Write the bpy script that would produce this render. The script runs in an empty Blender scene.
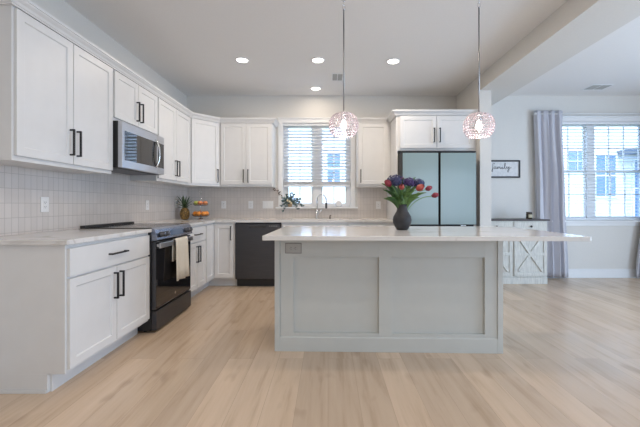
import bpy, bmesh, math, random
from mathutils import Vector, Matrix
random.seed(7)
PI = math.pi
scn = bpy.context.scene
COL = scn.collection

# ------------------------------------------------------------------ camera
CAMZ = 1.121
cd = bpy.data.cameras.new('camera'); cam = bpy.data.objects.new('camera', cd); COL.objects.link(cam)
cd.sensor_width = 36.0; cd.lens = 335.0/640.0*36.0
cd.shift_x = -8.0/640.0; cd.shift_y = -8.5/640.0
cam.location = (0, 0, CAMZ); cam.rotation_euler = (PI/2, 0, 0)
cd.clip_start = 0.05; cd.clip_end = 200
scn.camera = cam

# ------------------------------------------------------------------ world, sun, fill lights, exposure
w = bpy.data.worlds.new('sky'); scn.world = w; w.use_nodes = True
bg = w.node_tree.nodes['Background']; bg.inputs[0].default_value = (0.56, 0.73, 1.0, 1); bg.inputs[1].default_value = 4.4
sd = bpy.data.lights.new('sun', 'SUN'); sd.energy = 1.6; sd.angle = 0.03; sd.color = (1.0, 0.97, 0.92)
sun = bpy.data.objects.new('sun', sd); COL.objects.link(sun)
sun.rotation_euler = Vector((0.25, 1.0, -0.95)).to_track_quat('-Z', 'Y').to_euler()

def area(name, loc, direction, sx, sy, power, color):
    l = bpy.data.lights.new(name, 'AREA'); l.shape = 'RECTANGLE'; l.size = sx; l.size_y = sy
    l.energy = power; l.color = color
    o = bpy.data.objects.new(name, l); COL.objects.link(o); o.location = loc
    o.rotation_euler = Vector(direction).to_track_quat('-Z', 'Y').to_euler()
    return o
# unseen fill lights added behind the camera and at the right wall
area('rear_fill_kitchen', (-0.1, -2.86, 1.45), (0, 1, 0), 2.3, 1.7, 10, (1.0, 0.95, 0.90))
area('rear_fill_dining', (3.9, -2.86, 1.45), (0, 1, 0), 2.2, 1.7, 46, (0.62, 0.79, 1.0))
area('right_side_fill', (5.45, 1.6, 1.15), (-1, 0, 0), 2.2, 2.0, 135, (0.55, 0.74, 1.0))

scn.view_settings.view_transform = 'Standard'; scn.view_settings.look = 'None'
scn.view_settings.gamma = 1.0; scn.view_settings.use_curve_mapping = False
scn.view_settings.exposure = 0.2

# ------------------------------------------------------------------ materials
def mat(name, color, rough=0.5, metal=0.0, **kw):
    m = bpy.data.materials.new(name); m.use_nodes = True
    b = m.node_tree.nodes['Principled BSDF']
    b.inputs['Base Color'].default_value = (*color, 1); b.inputs['Roughness'].default_value = rough
    b.inputs['Metallic'].default_value = metal
    for k, v in kw.items():
        b.inputs[k.replace('_', ' ')].default_value = v
    return m
def nodes(m): return m.node_tree.nodes, m.node_tree.links, m.node_tree.nodes['Principled BSDF']
def noisy(name, c1, c2, scale=20, rough=0.5, metal=0.0, detail=3, bump=0.0, stretch=(1, 1, 1), lo=0.35, hi=0.65, **kw):
    m = mat(name, c1, rough, metal, **kw); n, l, b = nodes(m)
    tc = n.new('ShaderNodeTexCoord'); mp = n.new('ShaderNodeMapping'); mp.inputs['Scale'].default_value = stretch
    nz = n.new('ShaderNodeTexNoise'); nz.inputs['Scale'].default_value = scale; nz.inputs['Detail'].default_value = detail
    r = n.new('ShaderNodeValToRGB'); r.color_ramp.elements[0].position = lo; r.color_ramp.elements[1].position = hi
    r.color_ramp.elements[0].color = (*c1, 1); r.color_ramp.elements[1].color = (*c2, 1)
    l.new(tc.outputs['Object'], mp.inputs[0]); l.new(mp.outputs[0], nz.inputs['Vector'])
    l.new(nz.outputs['Fac'], r.inputs[0]); l.new(r.outputs[0], b.inputs['Base Color'])
    if bump:
        bp = n.new('ShaderNodeBump'); bp.inputs['Strength'].default_value = bump; bp.inputs['Distance'].default_value = 0.004
        l.new(nz.outputs['Fac'], bp.inputs['Height']); l.new(bp.outputs[0], b.inputs['Normal'])
    return m

M = {}
M['wall'] = noisy('wall_paint', (0.69, 0.673, 0.64), (0.705, 0.688, 0.655), 60, 0.8, bump=0.05)
M['ceil'] = noisy('ceiling_paint', (0.80, 0.79, 0.78), (0.82, 0.81, 0.80), 80, 0.9, bump=0.05)
M['white'] = noisy('cabinet_paint_white', (0.70, 0.70, 0.70), (0.72, 0.72, 0.72), 8, 0.38)
M['trim'] = mat('trim_paint_white', (0.80, 0.81, 0.82), 0.4)
M['grey'] = noisy('island_paint_grey', (0.535, 0.555, 0.54), (0.55, 0.57, 0.555), 8, 0.45)
M['greyrecess'] = M['grey']
M['black'] = mat('matte_black_metal', (0.012, 0.012, 0.014), 0.5, 0.0)
M['steel'] = noisy('stainless_steel', (0.50, 0.51, 0.54), (0.56, 0.57, 0.60), 6, 0.28, 1.0, stretch=(1, 1, 40))
M['blacksteel'] = noisy('black_stainless', (0.085, 0.088, 0.10), (0.10, 0.103, 0.115), 6, 0.36, 0.85, stretch=(1, 1, 40))
M['rod'] = mat('brushed_rod_metal', (0.33, 0.33, 0.34), 0.3, 1.0)
M['rangepanel'] = noisy('dark_stainless', (0.25, 0.27, 0.33), (0.28, 0.30, 0.36), 6, 0.25, 1.0, stretch=(1, 1, 40))
M['chrome'] = mat('chrome', (0.75, 0.76, 0.78), 0.12, 1.0)
M['blackglass'] = mat('black_glass', (0.008, 0.008, 0.01), 0.04, 0.0, Specular_IOR_Level=1.0)
M['cooktop'] = mat('cooktop_ceramic', (0.012, 0.012, 0.013), 0.12)
M['darkbody'] = mat('dark_enamel', (0.02, 0.02, 0.022), 0.45)
M['display'] = mat('display_glass', (0.10, 0.14, 0.22), 0.1)
M['icon'] = mat('printed_icon', (0.75, 0.8, 0.85), 0.5)
M['fridge'] = mat('fridge_glass_blue', (0.26, 0.345, 0.355), 0.16)
M['plastic'] = mat('white_plastic', (0.82, 0.82, 0.82), 0.35)
M['slot'] = mat('outlet_slot', (0.05, 0.05, 0.05), 0.6)
M['greyplastic'] = mat('grey_outlet', (0.40, 0.40, 0.385), 0.5)
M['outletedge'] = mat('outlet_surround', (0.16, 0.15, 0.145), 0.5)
M['blind'] = mat('blind_slat_white', (0.80, 0.82, 0.85), 0.5)
M['towel'] = noisy('towel_cream', (0.78, 0.74, 0.66), (0.70, 0.66, 0.58), 120, 0.95, bump=0.4)
M['curtain'] = noisy('curtain_fabric', (0.54, 0.54, 0.59), (0.58, 0.58, 0.63), 200, 0.9, bump=0.15)
M['vase'] = noisy('matte_black_ceramic', (0.022, 0.022, 0.026), (0.03, 0.03, 0.034), 30, 0.62, bump=0.1)
M['stem'] = noisy('stem_green', (0.10, 0.22, 0.05), (0.16, 0.30, 0.08), 20, 0.5)
M['leaf'] = noisy('tulip_leaf', (0.04, 0.105, 0.03), (0.11, 0.21, 0.06), 12, 0.45, stretch=(1, 1, 0.2))
M['tulip'] = noisy('tulip_coral', (0.34, 0.04, 0.045), (0.46, 0.10, 0.075), 25, 0.5)
M['tulipdark'] = noisy('tulip_crimson', (0.17, 0.012, 0.03), (0.27, 0.03, 0.05), 25, 0.5)
M['purple'] = noisy('hydrangea_purple', (0.018, 0.028, 0.085), (0.07, 0.075, 0.19), 60, 0.6)
M['purple2'] = noisy('petal_violet', (0.045, 0.022, 0.11), (0.09, 0.06, 0.20), 60, 0.6)
M['eucalyptus'] = noisy('eucalyptus_leaf', (0.07, 0.12, 0.12), (0.14, 0.20, 0.19), 20, 0.6)
M['twig'] = mat('twig_brown', (0.10, 0.06, 0.045), 0.7)
M['cream'] = mat('cream_petal', (0.75, 0.68, 0.5), 0.6)
M['wicker'] = noisy('woven_tan', (0.42, 0.29, 0.15), (0.60, 0.45, 0.28), 90, 0.8, bump=0.5, stretch=(1, 1, 3))
M['orange'] = noisy('orange_peel', (0.85, 0.27, 0.03), (0.80, 0.33, 0.06), 70, 0.45, bump=0.3)
M['apple'] = noisy('green_apple', (0.42, 0.50, 0.10), (0.55, 0.55, 0.18), 10, 0.35)
M['peach'] = noisy('red_apple', (0.75, 0.20, 0.08), (0.72, 0.38, 0.15), 9, 0.4)
M['pineleaf'] = noisy('pineapple_leaf', (0.04, 0.085, 0.035), (0.10, 0.16, 0.07), 20, 0.5)
M['wirerack'] = mat('dark_bronze_wire', (0.07, 0.055, 0.05), 0.4, 0.8)
M['barn'] = noisy('whitewashed_wood', (0.68, 0.68, 0.64), (0.52, 0.52, 0.49), 22, 0.7, detail=6, bump=0.2, stretch=(3, 3, 0.35))
M['darktop'] = noisy('dark_walnut', (0.05, 0.04, 0.038), (0.085, 0.07, 0.062), 12, 0.5, stretch=(0.3, 4, 4))
M['amber'] = mat('candle_jar_glass', (0.06, 0.045, 0.03), 0.12)
M['label'] = mat('paper_label', (0.55, 0.50, 0.36), 0.7)
M['signboard'] = noisy('sign_board', (0.62, 0.63, 0.64), (0.70, 0.71, 0.72), 30, 0.7)
M['rubber'] = mat('black_rubber', (0.02, 0.02, 0.02), 0.7)
M['crystal'] = mat('pink_crystal', (0.88, 0.76, 0.80), 0.15, 0.0, Transmission_Weight=0.3, IOR=1.4)
M['siding_frame'] = mat('exterior_window_trim', (0.85, 0.87, 0.9), 0.6)
M['extglass'] = mat('exterior_window_glass', (0.16, 0.26, 0.42), 0.15)
M['roofing'] = noisy('roof_shingle', (0.12, 0.15, 0.20), (0.18, 0.21, 0.27), 30, 0.9)
M['grass'] = noisy('lawn', (0.10, 0.16, 0.06), (0.16, 0.22, 0.09), 5, 0.95)

def emis(name, color, strength):
    m = mat(name, color, 0.5); b = m.node_tree.nodes['Principled BSDF']
    b.inputs['Emission Color'].default_value = (*color, 1); b.inputs['Emission Strength'].default_value = strength
    return m
M['lamp'] = emis('lit_lens', (1.0, 0.96, 0.9), 6.0)
M['bulb'] = emis('lit_bulb', (1.0, 0.93, 0.88), 3.2)

def pane_material():
    m = bpy.data.materials.new('window_glass'); m.use_nodes = True
    n = m.node_tree.nodes; l = m.node_tree.links; n.remove(n['Principled BSDF'])
    t = n.new('ShaderNodeBsdfTransparent'); t.inputs[0].default_value = (0.93, 0.96, 1.0, 1)
    g = n.new('ShaderNodeBsdfGlossy'); g.inputs['Roughness'].default_value = 0.02
    mx = n.new('ShaderNodeMixShader'); mx.inputs[0].default_value = 0.06
    l.new(t.outputs[0], mx.inputs[1]); l.new(g.outputs[0], mx.inputs[2]); l.new(mx.outputs[0], n['Material Output'].inputs[0])
    return m
M['pane'] = pane_material()

def quartz():
    m = mat('quartz_white_veined', (0.8, 0.8, 0.79), 0.13); n, l, b = nodes(m)
    tc = n.new('ShaderNodeTexCoord')
    nz = n.new('ShaderNodeTexNoise'); nz.inputs['Scale'].default_value = 1.6; nz.inputs['Detail'].default_value = 5; nz.inputs['Distortion'].default_value = 1.2
    l.new(tc.outputs['Object'], nz.inputs['Vector'])
    r = n.new('ShaderNodeValToRGB'); e = r.color_ramp.elements
    e[0].position = 0.47; e[0].color = (0, 0, 0, 1); e[1].position = 0.53; e[1].color = (0, 0, 0, 1)
    x = e.new(0.5); x.color = (1, 1, 1, 1)
    l.new(nz.outputs['Fac'], r.inputs[0])
    n2 = n.new('ShaderNodeTexNoise'); n2.inputs['Scale'].default_value = 3.0; n2.inputs['Detail'].default_value = 3
    l.new(tc.outputs['Object'], n2.inputs['Vector'])
    r2 = n.new('ShaderNodeValToRGB'); r2.color_ramp.elements[0].position = 0.42; r2.color_ramp.elements[1].position = 0.62
    l.new(n2.outputs['Fac'], r2.inputs[0])
    mu = n.new('ShaderNodeMath'); mu.operation = 'MULTIPLY'; l.new(r.outputs[0], mu.inputs[0]); l.new(r2.outputs[0], mu.inputs[1])
    mu2 = n.new('ShaderNodeMath'); mu2.operation = 'MULTIPLY'; mu2.inputs[1].default_value = 0.42; l.new(mu.outputs[0], mu2.inputs[0])
    mx = n.new('ShaderNodeMixRGB'); mx.inputs[1].default_value = (0.70, 0.69, 0.68, 1); mx.inputs[2].default_value = (0.36, 0.31, 0.27, 1)
    l.new(mu2.outputs[0], mx.inputs[0]); l.new(mx.outputs[0], b.inputs['Base Color'])
    return m
M['quartz'] = quartz()

def tile(axis):
    m = mat('stacked_tile_' + axis, (0.45, 0.45, 0.46), 0.25); n, l, b = nodes(m)
    tc = n.new('ShaderNodeTexCoord'); s = n.new('ShaderNodeSeparateXYZ'); c = n.new('ShaderNodeCombineXYZ')
    l.new(tc.outputs['Object'], s.inputs[0]); l.new(s.outputs[axis], c.inputs[0])
    ad = n.new('ShaderNodeMath'); ad.operation = 'ADD'; ad.inputs[1].default_value = -0.93 + 1.02
    l.new(s.outputs['Z'], ad.inputs[0]); l.new(ad.outputs[0], c.inputs[1])
    br = n.new('ShaderNodeTexBrick'); br.offset = 0.0; br.squash = 1.0
    br.inputs['Scale'].default_value = 1.0; br.inputs['Brick Width'].default_value = 0.0500; br.inputs['Row Height'].default_value = 0.102
    br.inputs['Mortar Size'].default_value = 0.0014; br.inputs['Mortar Smooth'].default_value = 0.2; br.inputs['Bias'].default_value = 0.0
    br.inputs['Color1'].default_value = (0.66, 0.615, 0.585, 1); br.inputs['Color2'].default_value = (0.62, 0.575, 0.545, 1)
    br.inputs['Mortar'].default_value = (0.44, 0.41, 0.385, 1)
    l.new(c.outputs[0], br.inputs['Vector']); l.new(br.outputs['Color'], b.inputs['Base Color'])
    bp = n.new('ShaderNodeBump'); bp.invert = True; bp.inputs['Strength'].default_value = 0.5; bp.inputs['Distance'].default_value = 0.002
    l.new(br.outputs['Fac'], bp.inputs['Height']); l.new(bp.outputs[0], b.inputs['Normal'])
    return m
M['tileY'] = tile('Y'); M['tileX'] = tile('X')

def floor_material():
    m = mat('oak_plank_floor', (0.5, 0.38, 0.28), 0.25); n, l, b = nodes(m)
    tc = n.new('ShaderNodeTexCoord'); s = n.new('ShaderNodeSeparateXYZ'); c = n.new('ShaderNodeCombineXYZ')
    l.new(tc.outputs['Object'], s.inputs[0]); l.new(s.outputs['Y'], c.inputs[0]); l.new(s.outputs['X'], c.inputs[1])
    br = n.new('ShaderNodeTexBrick'); br.offset = 0.37; br.offset_frequency = 2
    br.inputs['Scale'].default_value = 1.0; br.inputs['Brick Width'].default_value = 1.5; br.inputs['Row Height'].default_value = 0.18
    br.inputs['Mortar Size'].default_value = 0.0012; br.inputs['Mortar Smooth'].default_value = 0.3
    br.inputs['Color1'].default_value = (0.0, 0.0, 0.0, 1); br.inputs['Color2'].default_value = (1, 1, 1, 1)
    br.inputs['Mortar'].default_value = (0.5, 0.5, 0.5, 1)
    l.new(c.outputs[0], br.inputs['Vector'])
    # per-plank shift of the grain
    mp = n.new('ShaderNodeMapping'); mp.inputs['Scale'].default_value = (11.0, 0.8, 1.0); l.new(tc.outputs['Object'], mp.inputs[0])
    av = n.new('ShaderNodeVectorMath'); av.operation = 'MULTIPLY_ADD'; av.inputs[1].default_value = (7.3, 3.1, 0)
    l.new(br.outputs['Color'], av.inputs[0]); l.new(mp.outputs[0], av.inputs[2])
    g = n.new('ShaderNodeTexNoise'); g.inputs['Scale'].default_value = 1.6; g.inputs['Detail'].default_value = 6; g.inputs['Roughness'].default_value = 0.6; g.inputs['Distortion'].default_value = 0.25
    l.new(av.outputs[0], g.inputs['Vector'])
    r = n.new('ShaderNodeValToRGB'); e = r.color_ramp.elements
    e[0].position = 0.28; e[0].color = (0.49, 0.355, 0.24, 1); e[1].position = 0.72; e[1].color = (0.66, 0.505, 0.37, 1)
    x = e.new(0.46); x.color = (0.60, 0.45, 0.32, 1)
    l.new(g.outputs['Fac'], r.inputs[0])
    # plank to plank tone
    hsv = n.new('ShaderNodeHueSaturation'); hsv.inputs['Saturation'].default_value = 0.95
    mr = n.new('ShaderNodeMapRange'); mr.inputs['To Min'].default_value = 0.87; mr.inputs['To Max'].default_value = 1.10
    l.new(br.outputs['Color'], mr.inputs['Value']); l.new(mr.outputs[0], hsv.inputs['Value']); l.new(r.outputs[0], hsv.inputs['Color'])
    # knots
    kn = n.new('ShaderNodeTexNoise'); kn.inputs['Scale'].default_value = 2.3; kn.inputs['Detail'].default_value = 2
    mk = n.new('ShaderNodeMapping'); mk.inputs['Scale'].default_value = (2.6, 1.1, 1); l.new(tc.outputs['Object'], mk.inputs[0]); l.new(mk.outputs[0], kn.inputs['Vector'])
    kr = n.new('ShaderNodeValToRGB'); kr.color_ramp.elements[0].position = 0.28; kr.color_ramp.elements[0].color = (1, 1, 1, 1)
    kr.color_ramp.elements[1].position = 0.38; kr.color_ramp.elements[1].color = (0, 0, 0, 1); l.new(kn.outputs['Fac'], kr.inputs[0])
    mk2 = n.new('ShaderNodeMixRGB'); mk2.blend_type = 'MIX'; mk2.inputs[2].default_value = (0.20, 0.12, 0.07, 1)
    kf = n.new('ShaderNodeMath'); kf.operation = 'MULTIPLY'; kf.inputs[1].default_value = 0.28; l.new(kr.outputs[0], kf.inputs[0])
    l.new(kf.outputs[0], mk2.inputs[0]); l.new(hsv.outputs[0], mk2.inputs[1])
    mj = n.new('ShaderNodeMixRGB'); mj.inputs[2].default_value = (0.20, 0.14, 0.10, 1)
    jf = n.new('ShaderNodeMath'); jf.operation = 'MULTIPLY'; jf.inputs[1].default_value = 0.4; l.new(br.outputs['Fac'], jf.inputs[0])
    l.new(jf.outputs[0], mj.inputs[0]); l.new(mk2.outputs[0], mj.inputs[1]); l.new(mj.outputs[0], b.inputs['Base Color'])
    bp = n.new('ShaderNodeBump'); bp.inputs['Strength'].default_value = 0.12; bp.inputs['Distance'].default_value = 0.002
    l.new(g.outputs['Fac'], bp.inputs['Height']); l.new(bp.outputs[0], b.inputs['Normal'])
    return m
M['floor'] = floor_material()

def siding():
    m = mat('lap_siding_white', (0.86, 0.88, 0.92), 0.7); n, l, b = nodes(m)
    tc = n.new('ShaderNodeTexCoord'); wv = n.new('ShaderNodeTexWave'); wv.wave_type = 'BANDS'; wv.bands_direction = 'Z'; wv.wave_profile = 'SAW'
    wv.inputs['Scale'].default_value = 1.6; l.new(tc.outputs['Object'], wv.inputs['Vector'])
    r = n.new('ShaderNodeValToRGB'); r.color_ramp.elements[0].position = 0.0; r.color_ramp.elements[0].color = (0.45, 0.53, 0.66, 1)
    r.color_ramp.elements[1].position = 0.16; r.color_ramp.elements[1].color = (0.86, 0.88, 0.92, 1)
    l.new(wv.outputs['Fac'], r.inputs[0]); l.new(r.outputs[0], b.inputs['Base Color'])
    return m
M['siding'] = siding()

def pineapple_skin():
    m = mat('pineapple_skin', (0.5, 0.3, 0.08), 0.55); n, l, b = nodes(m)
    tc = n.new('ShaderNodeTexCoord'); v = n.new('ShaderNodeTexVoronoi'); v.inputs['Scale'].default_value = 55
    l.new(tc.outputs['Object'], v.inputs['Vector'])
    r = n.new('ShaderNodeValToRGB'); r.color_ramp.elements[0].position = 0.1; r.color_ramp.elements[0].color = (0.48, 0.27, 0.07, 1)
    r.color_ramp.elements[1].position = 0.65; r.color_ramp.elements[1].color = (0.14, 0.09, 0.03, 1)
    l.new(v.outputs['Distance'], r.inputs[0]); l.new(r.outputs[0], b.inputs['Base Color'])
    bp = n.new('ShaderNodeBump'); bp.invert = True; bp.inputs['Strength'].default_value = 0.8; bp.inputs['Distance'].default_value = 0.006
    l.new(v.outputs['Distance'], bp.inputs['Height']); l.new(bp.outputs[0], b.inputs['Normal'])
    return m
M['pineskin'] = pineapple_skin()

# ------------------------------------------------------------------ mesh helpers
class MB:
    def __init__(s): s.v = []; s.f = []; s.sm = []
    def add(s, vs, fs, smooth=False):
        k = len(s.v); s.v += [tuple(p) for p in vs]; s.f += [tuple(k+i for i in f) for f in fs]; s.sm += [smooth]*len(fs); return s
    def box(s, a, b):
        x0, y0, z0 = a; x1, y1, z1 = b
        if x0 > x1: x0, x1 = x1, x0
        if y0 > y1: y0, y1 = y1, y0
        if z0 > z1: z0, z1 = z1, z0
        return s.add([(x0,y0,z0),(x1,y0,z0),(x1,y1,z0),(x0,y1,z0),(x0,y0,z1),(x1,y0,z1),(x1,y1,z1),(x0,y1,z1)],
                     [(0,3,2,1),(4,5,6,7),(0,1,5,4),(1,2,6,5),(2,3,7,6),(3,0,4,7)])
    def prism(s, poly, z0, z1):
        n = len(poly); A = sum(poly[i][0]*poly[(i+1)%n][1]-poly[(i+1)%n][0]*poly[i][1] for i in range(n))
        if A < 0: poly = poly[::-1]
        vs = [(x,y,z0) for x,y in poly]+[(x,y,z1) for x,y in poly]
        fs = [tuple(range(n))[::-1], tuple(range(n,2*n))]+[(i,(i+1)%n,(i+1)%n+n,i+n) for i in range(n)]
        return s.add(vs, fs)
    def prism_axis(s, poly, a0, a1, axis):
        # polygon given in the two remaining axes (in order), extruded along axis
        t = MB(); t.prism(poly, a0, a1)
        def mp(p):
            u, v, a = p
            return {'x': (a, u, v), 'y': (u, a, v)}[axis]
        return s.add([mp(p) for p in t.v], t.f)
    def lathe(s, prof, seg=24, c=(0,0,0), axis='z', smooth=True, caps=True):
        vs = []; fs = []
        for r, h in prof:
            for i in range(seg):
                a = 2*PI*i/seg; p = (r*math.cos(a), r*math.sin(a), h)
                if axis == 'y': p = (p[0], -p[2], p[1])
                if axis == 'x': p = (p[2], p[0], p[1])
                vs.append((p[0]+c[0], p[1]+c[1], p[2]+c[2]))
        for j in range(len(prof)-1):
            for i in range(seg):
                fs.append((j*seg+i, j*seg+(i+1)%seg, (j+1)*seg+(i+1)%seg, (j+1)*seg+i))
        s.add(vs, fs, smooth)
        if caps:
            n = len(prof)
            k = len(s.v)-len(vs)
            s.f.append(tuple(k+i for i in range(seg))[::-1]); s.sm.append(False)
            s.f.append(tuple(k+(n-1)*seg+i for i in range(seg))); s.sm.append(False)
        return s
    def tube(s, pts, r, seg=8, smooth=True, caps=True):
        pts = [Vector(p) for p in pts]; rs = r if isinstance(r, (list, tuple)) else [r]*len(pts)
        vs = []; fs = []; up = None
        for i, p in enumerate(pts):
            d = (pts[min(i+1, len(pts)-1)]-pts[max(i-1, 0)])
            d = d.normalized() if d.length > 1e-9 else Vector((0,0,1))
            if up is None: up = Vector((0,0,1)) if abs(d.z) < 0.9 else Vector((1,0,0))
            a = d.cross(up).normalized(); b2 = a.cross(d).normalized(); up = b2
            for k in range(seg):
                t = 2*PI*k/seg; q = p + a*math.cos(t)*rs[i] + b2*math.sin(t)*rs[i]; vs.append(tuple(q))
        for j in range(len(pts)-1):
            for k in range(seg):
                fs.append((j*seg+k, j*seg+(k+1)%seg, (j+1)*seg+(k+1)%seg, (j+1)*seg+k))
        s.add(vs, fs, smooth)
        if caps:
            k0 = len(s.v)-len(vs)
            s.f.append(tuple(k0+i for i in range(seg))[::-1]); s.sm.append(False)
            s.f.append(tuple(k0+(len(pts)-1)*seg+i for i in range(seg))); s.sm.append(False)
        return s
    def ball(s, c, r, seg=12, rings=8, squash=(1,1,1), fn=None):
        prof = []; vs = []; fs = []
        for j in range(rings+1):
            t = PI*j/rings
            for i in range(seg):
                a = 2*PI*i/seg; d = Vector((math.sin(t)*math.cos(a), math.sin(t)*math.sin(a), -math.cos(t)))
                q = fn(d) if fn else 1.0
                vs.append((c[0]+d.x*r*squash[0]*q, c[1]+d.y*r*squash[1]*q, c[2]+d.z*r*squash[2]*q))
        for j in range(rings):
            for i in range(seg):
                fs.append((j*seg+i, j*seg+(i+1)%seg, (j+1)*seg+(i+1)%seg, (j+1)*seg+i))
        return s.add(vs, fs, True)
    def build(s, name, material, parent=None, loc=(0,0,0), rotz=0, bevel=0.0, weld=True):
        me = bpy.data.meshes.new(name); me.from_pydata(s.v, [], s.f)
        me.polygons.foreach_set('use_smooth', s.sm)
        bm = bmesh.new(); bm.from_mesh(me)
        if weld: bmesh.ops.remove_doubles(bm, verts=bm.verts, dist=1e-6)
        bmesh.ops.recalc_face_normals(bm, faces=bm.faces); bm.to_mesh(me); bm.free()
        me.materials.append(material if not isinstance(material, str) else M[material])
        o = bpy.data.objects.new(name, me); COL.objects.link(o); o.location = loc; o.rotation_euler = (0,0,rotz)
        if parent is not None: o.parent = parent
        if bevel:
            b = o.modifiers.new('bevel', 'BEVEL'); b.width = bevel; b.segments = 2; b.limit_method = 'ANGLE'; b.angle_limit = 0.6
        return o

def thing(name, label, cat, loc=(0,0,0), rotz=0, group=None):
    o = bpy.data.objects.new(name, None); COL.objects.link(o); o.empty_display_size = 0.05
    o.location = loc; o.rotation_euler = (0,0,rotz); o['label'] = label; o['category'] = cat
    if group: o['group'] = group
    return o
def tag(o, label, cat, group=None):
    o['label'] = label; o['category'] = cat
    if group: o['group'] = group
    return o
def struct(o, label=None, cat='structure'):
    o['kind'] = 'structure'
    if label: o['label'] = label; o['category'] = cat
    return o
def dup(root, loc=None, rotz=None, label=None, group=None):
    r = root.copy(); COL.objects.link(r)
    if loc is not None: r.location = loc
    if rotz is not None: r.rotation_euler = (0,0,rotz)
    if label: r['label'] = label
    if group: r['group'] = group
    for ch in list(root.children):
        c = ch.copy(); COL.objects.link(c); c.parent = r
        for g in ch.children:
            d = g.copy(); COL.objects.link(d); d.parent = c
    return r

# ================================================================== SETTING
WX = -2.18; WY = 5.17; CZ = 2.81; RX = 5.6; BY = -3.0
T = 0.15
def wall_with_openings(axis, p0, p1, a0, a1, z0, z1, ops):
    # slab between p0,p1 across; runs a0..a1 along; openings (a0,a1,z0,z1)
    mb = MB()
    def bx(u0, u1, w0, w1):
        if u1-u0 < 1e-6 or w1-w0 < 1e-6: return
        if axis == 'x': mb.box((u0, p0, w0), (u1, p1, w1))
        else: mb.box((p0, u0, w0), (p1, u1, w1))
    cur = a0
    for (b0, b1, c0, c1) in sorted(ops):
        bx(cur, b0, z0, z1); bx(b0, b1, z0, c0); bx(b0, b1, c1, z1); cur = b1
    bx(cur, a1, z0, z1)
    return mb
KW = (-0.70, 0.355, 1.09, 2.385)       # kitchen window opening
DW = (3.24, 4.95, 0.885, 2.41)        # dining window opening
struct(MB().box((WX-T, BY-T, -0.1), (RX+T, WY+T, 0)).build('floor', 'floor'))
struct(MB().box((WX-T, BY-T, CZ), (RX+T, WY+T, CZ+0.2)).build('ceiling', 'ceil'))
struct(MB().box((WX-T, BY, 0), (WX, WY, CZ)).build('wall_left', 'wall'))
struct(wall_with_openings('x', WY, WY+T, WX-T, RX+T, 0, CZ, [KW, DW]).build('wall_back', 'wall'))
struct(MB().box((RX, BY, 0), (RX+T, WY, CZ)).build('wall_right', 'wall'))
struct(MB().box((WX-T, BY-T, 0), (RX+T, BY, CZ)).build('wall_rear', 'wall'))
struct(MB().box((1.978, 4.36, 0), (2.125, WY, CZ-0.196)).build('wall_fridge_side', 'wall'))
struct(MB().box((1.978, BY, CZ-0.196), (2.46, WY, CZ)).build('trim_1', 'wall'), 'dropped header beam crossing the ceiling above the fridge wall', 'beam')

def baseboard(name, pts_boxes):
    mb = MB()
    for (a, b, ny) in pts_boxes:
        mb.box(a, b)
    return struct(mb.build(name, 'trim', bevel=0.003))
baseboard('baseboard_back', [((2.125, WY-0.014, 0), (RX, WY, 0.115), 0), ((2.125, WY-0.009, 0.115), (RX, WY, 0.135), 0), ((2.125, WY-0.028, 0), (RX, WY-0.014, 0.018), 0)])
baseboard('baseboard_right', [((RX-0.014, BY, 0), (RX, WY-0.03, 0.13), 0)])
baseboard('baseboard_left', [((WX, BY, 0), (WX+0.014, 1.99, 0.13), 0)])
baseboard('baseboard_fridge_side', [((1.978, 4.346, 0), (2.125, 4.36, 0.13), 0), ((2.125, 4.346, 0), (2.139, WY-0.03, 0.13), 0)])

# ---- windows
def window(name, op, units, cols, rows, hung, jamb):
    x0, x1, z0, z1 = op
    root = bpy.data.objects.new(name, None); COL.objects.link(root); root['kind'] = 'structure'; root.location = (0, 0, 0)
    fr = MB(); d0, d1 = WY+0.055, WY+0.125
    t = jamb
    fr.box((x0, d0, z0), (x0+t, d1, z1)); fr.box((x1-t, d0, z0), (x1, d1, z1))
    fr.box((x0+t, d0, z0), (x1-t, d1, z0+0.02)); fr.box((x0+t, d0, z1-0.02), (x1-t, d1, z1))
    mull = 0.12 if units == 2 else 0
    uw = ((x1-x0-2*t) - mull*(units-1))/units
    if units == 2:
        fr.box((x0+t+uw, d0-0.005, z0+0.02), (x0+t+uw+mull, d1, z1-0.02))
    o = fr.build('window_frame', 'trim', root, bevel=0.002); 
    for u in range(units):
        ux0 = x0+t+u*(uw+mull); ux1 = ux0+uw
        zm = (z0+z1)/2
        for k, (a, b, y) in enumerate(((z0+0.02, zm+0.02, d0+0.012), (zm-0.02, z1-0.02, d0+0.037)) if hung else ((z0+0.02, z1-0.02, d0+0.02),)):
            sb = MB(); e = 0.028
            sb.box((ux0, y, a), (ux0+e, y+0.024, b)); sb.box((ux1-e, y, a), (ux1, y+0.024, b))
            sb.box((ux0+e, y, a), (ux1-e, y+0.024, a+0.04)); sb.box((ux0+e, y, b-0.035), (ux1-e, y+0.024, b))
            for c in range(1, cols):
                cx = ux0+e+(ux1-ux0-2*e)*c/cols; sb.box((cx-0.009, y+0.004, a+0.04), (cx+0.009, y+0.02, b-0.035))
            for c in range(1, rows):
                cz = a+0.04+(b-a-0.075)*c/rows; sb.box((ux0+e, y+0.004, cz-0.009), (ux1-e, y+0.02, cz+0.009))
            s_ = sb.build('sash', 'trim', root)
            MB().box((ux0+e, y+0.010, a+0.04), (ux1-e, y+0.014, b-0.035)).build('pane', 'pane', s_)
    return root
wk = window('window_1', KW, 2, 2, 1, 0, 0.055)
wd = window('window_2', DW, 2, 3, 2, 1, 0.04)
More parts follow.
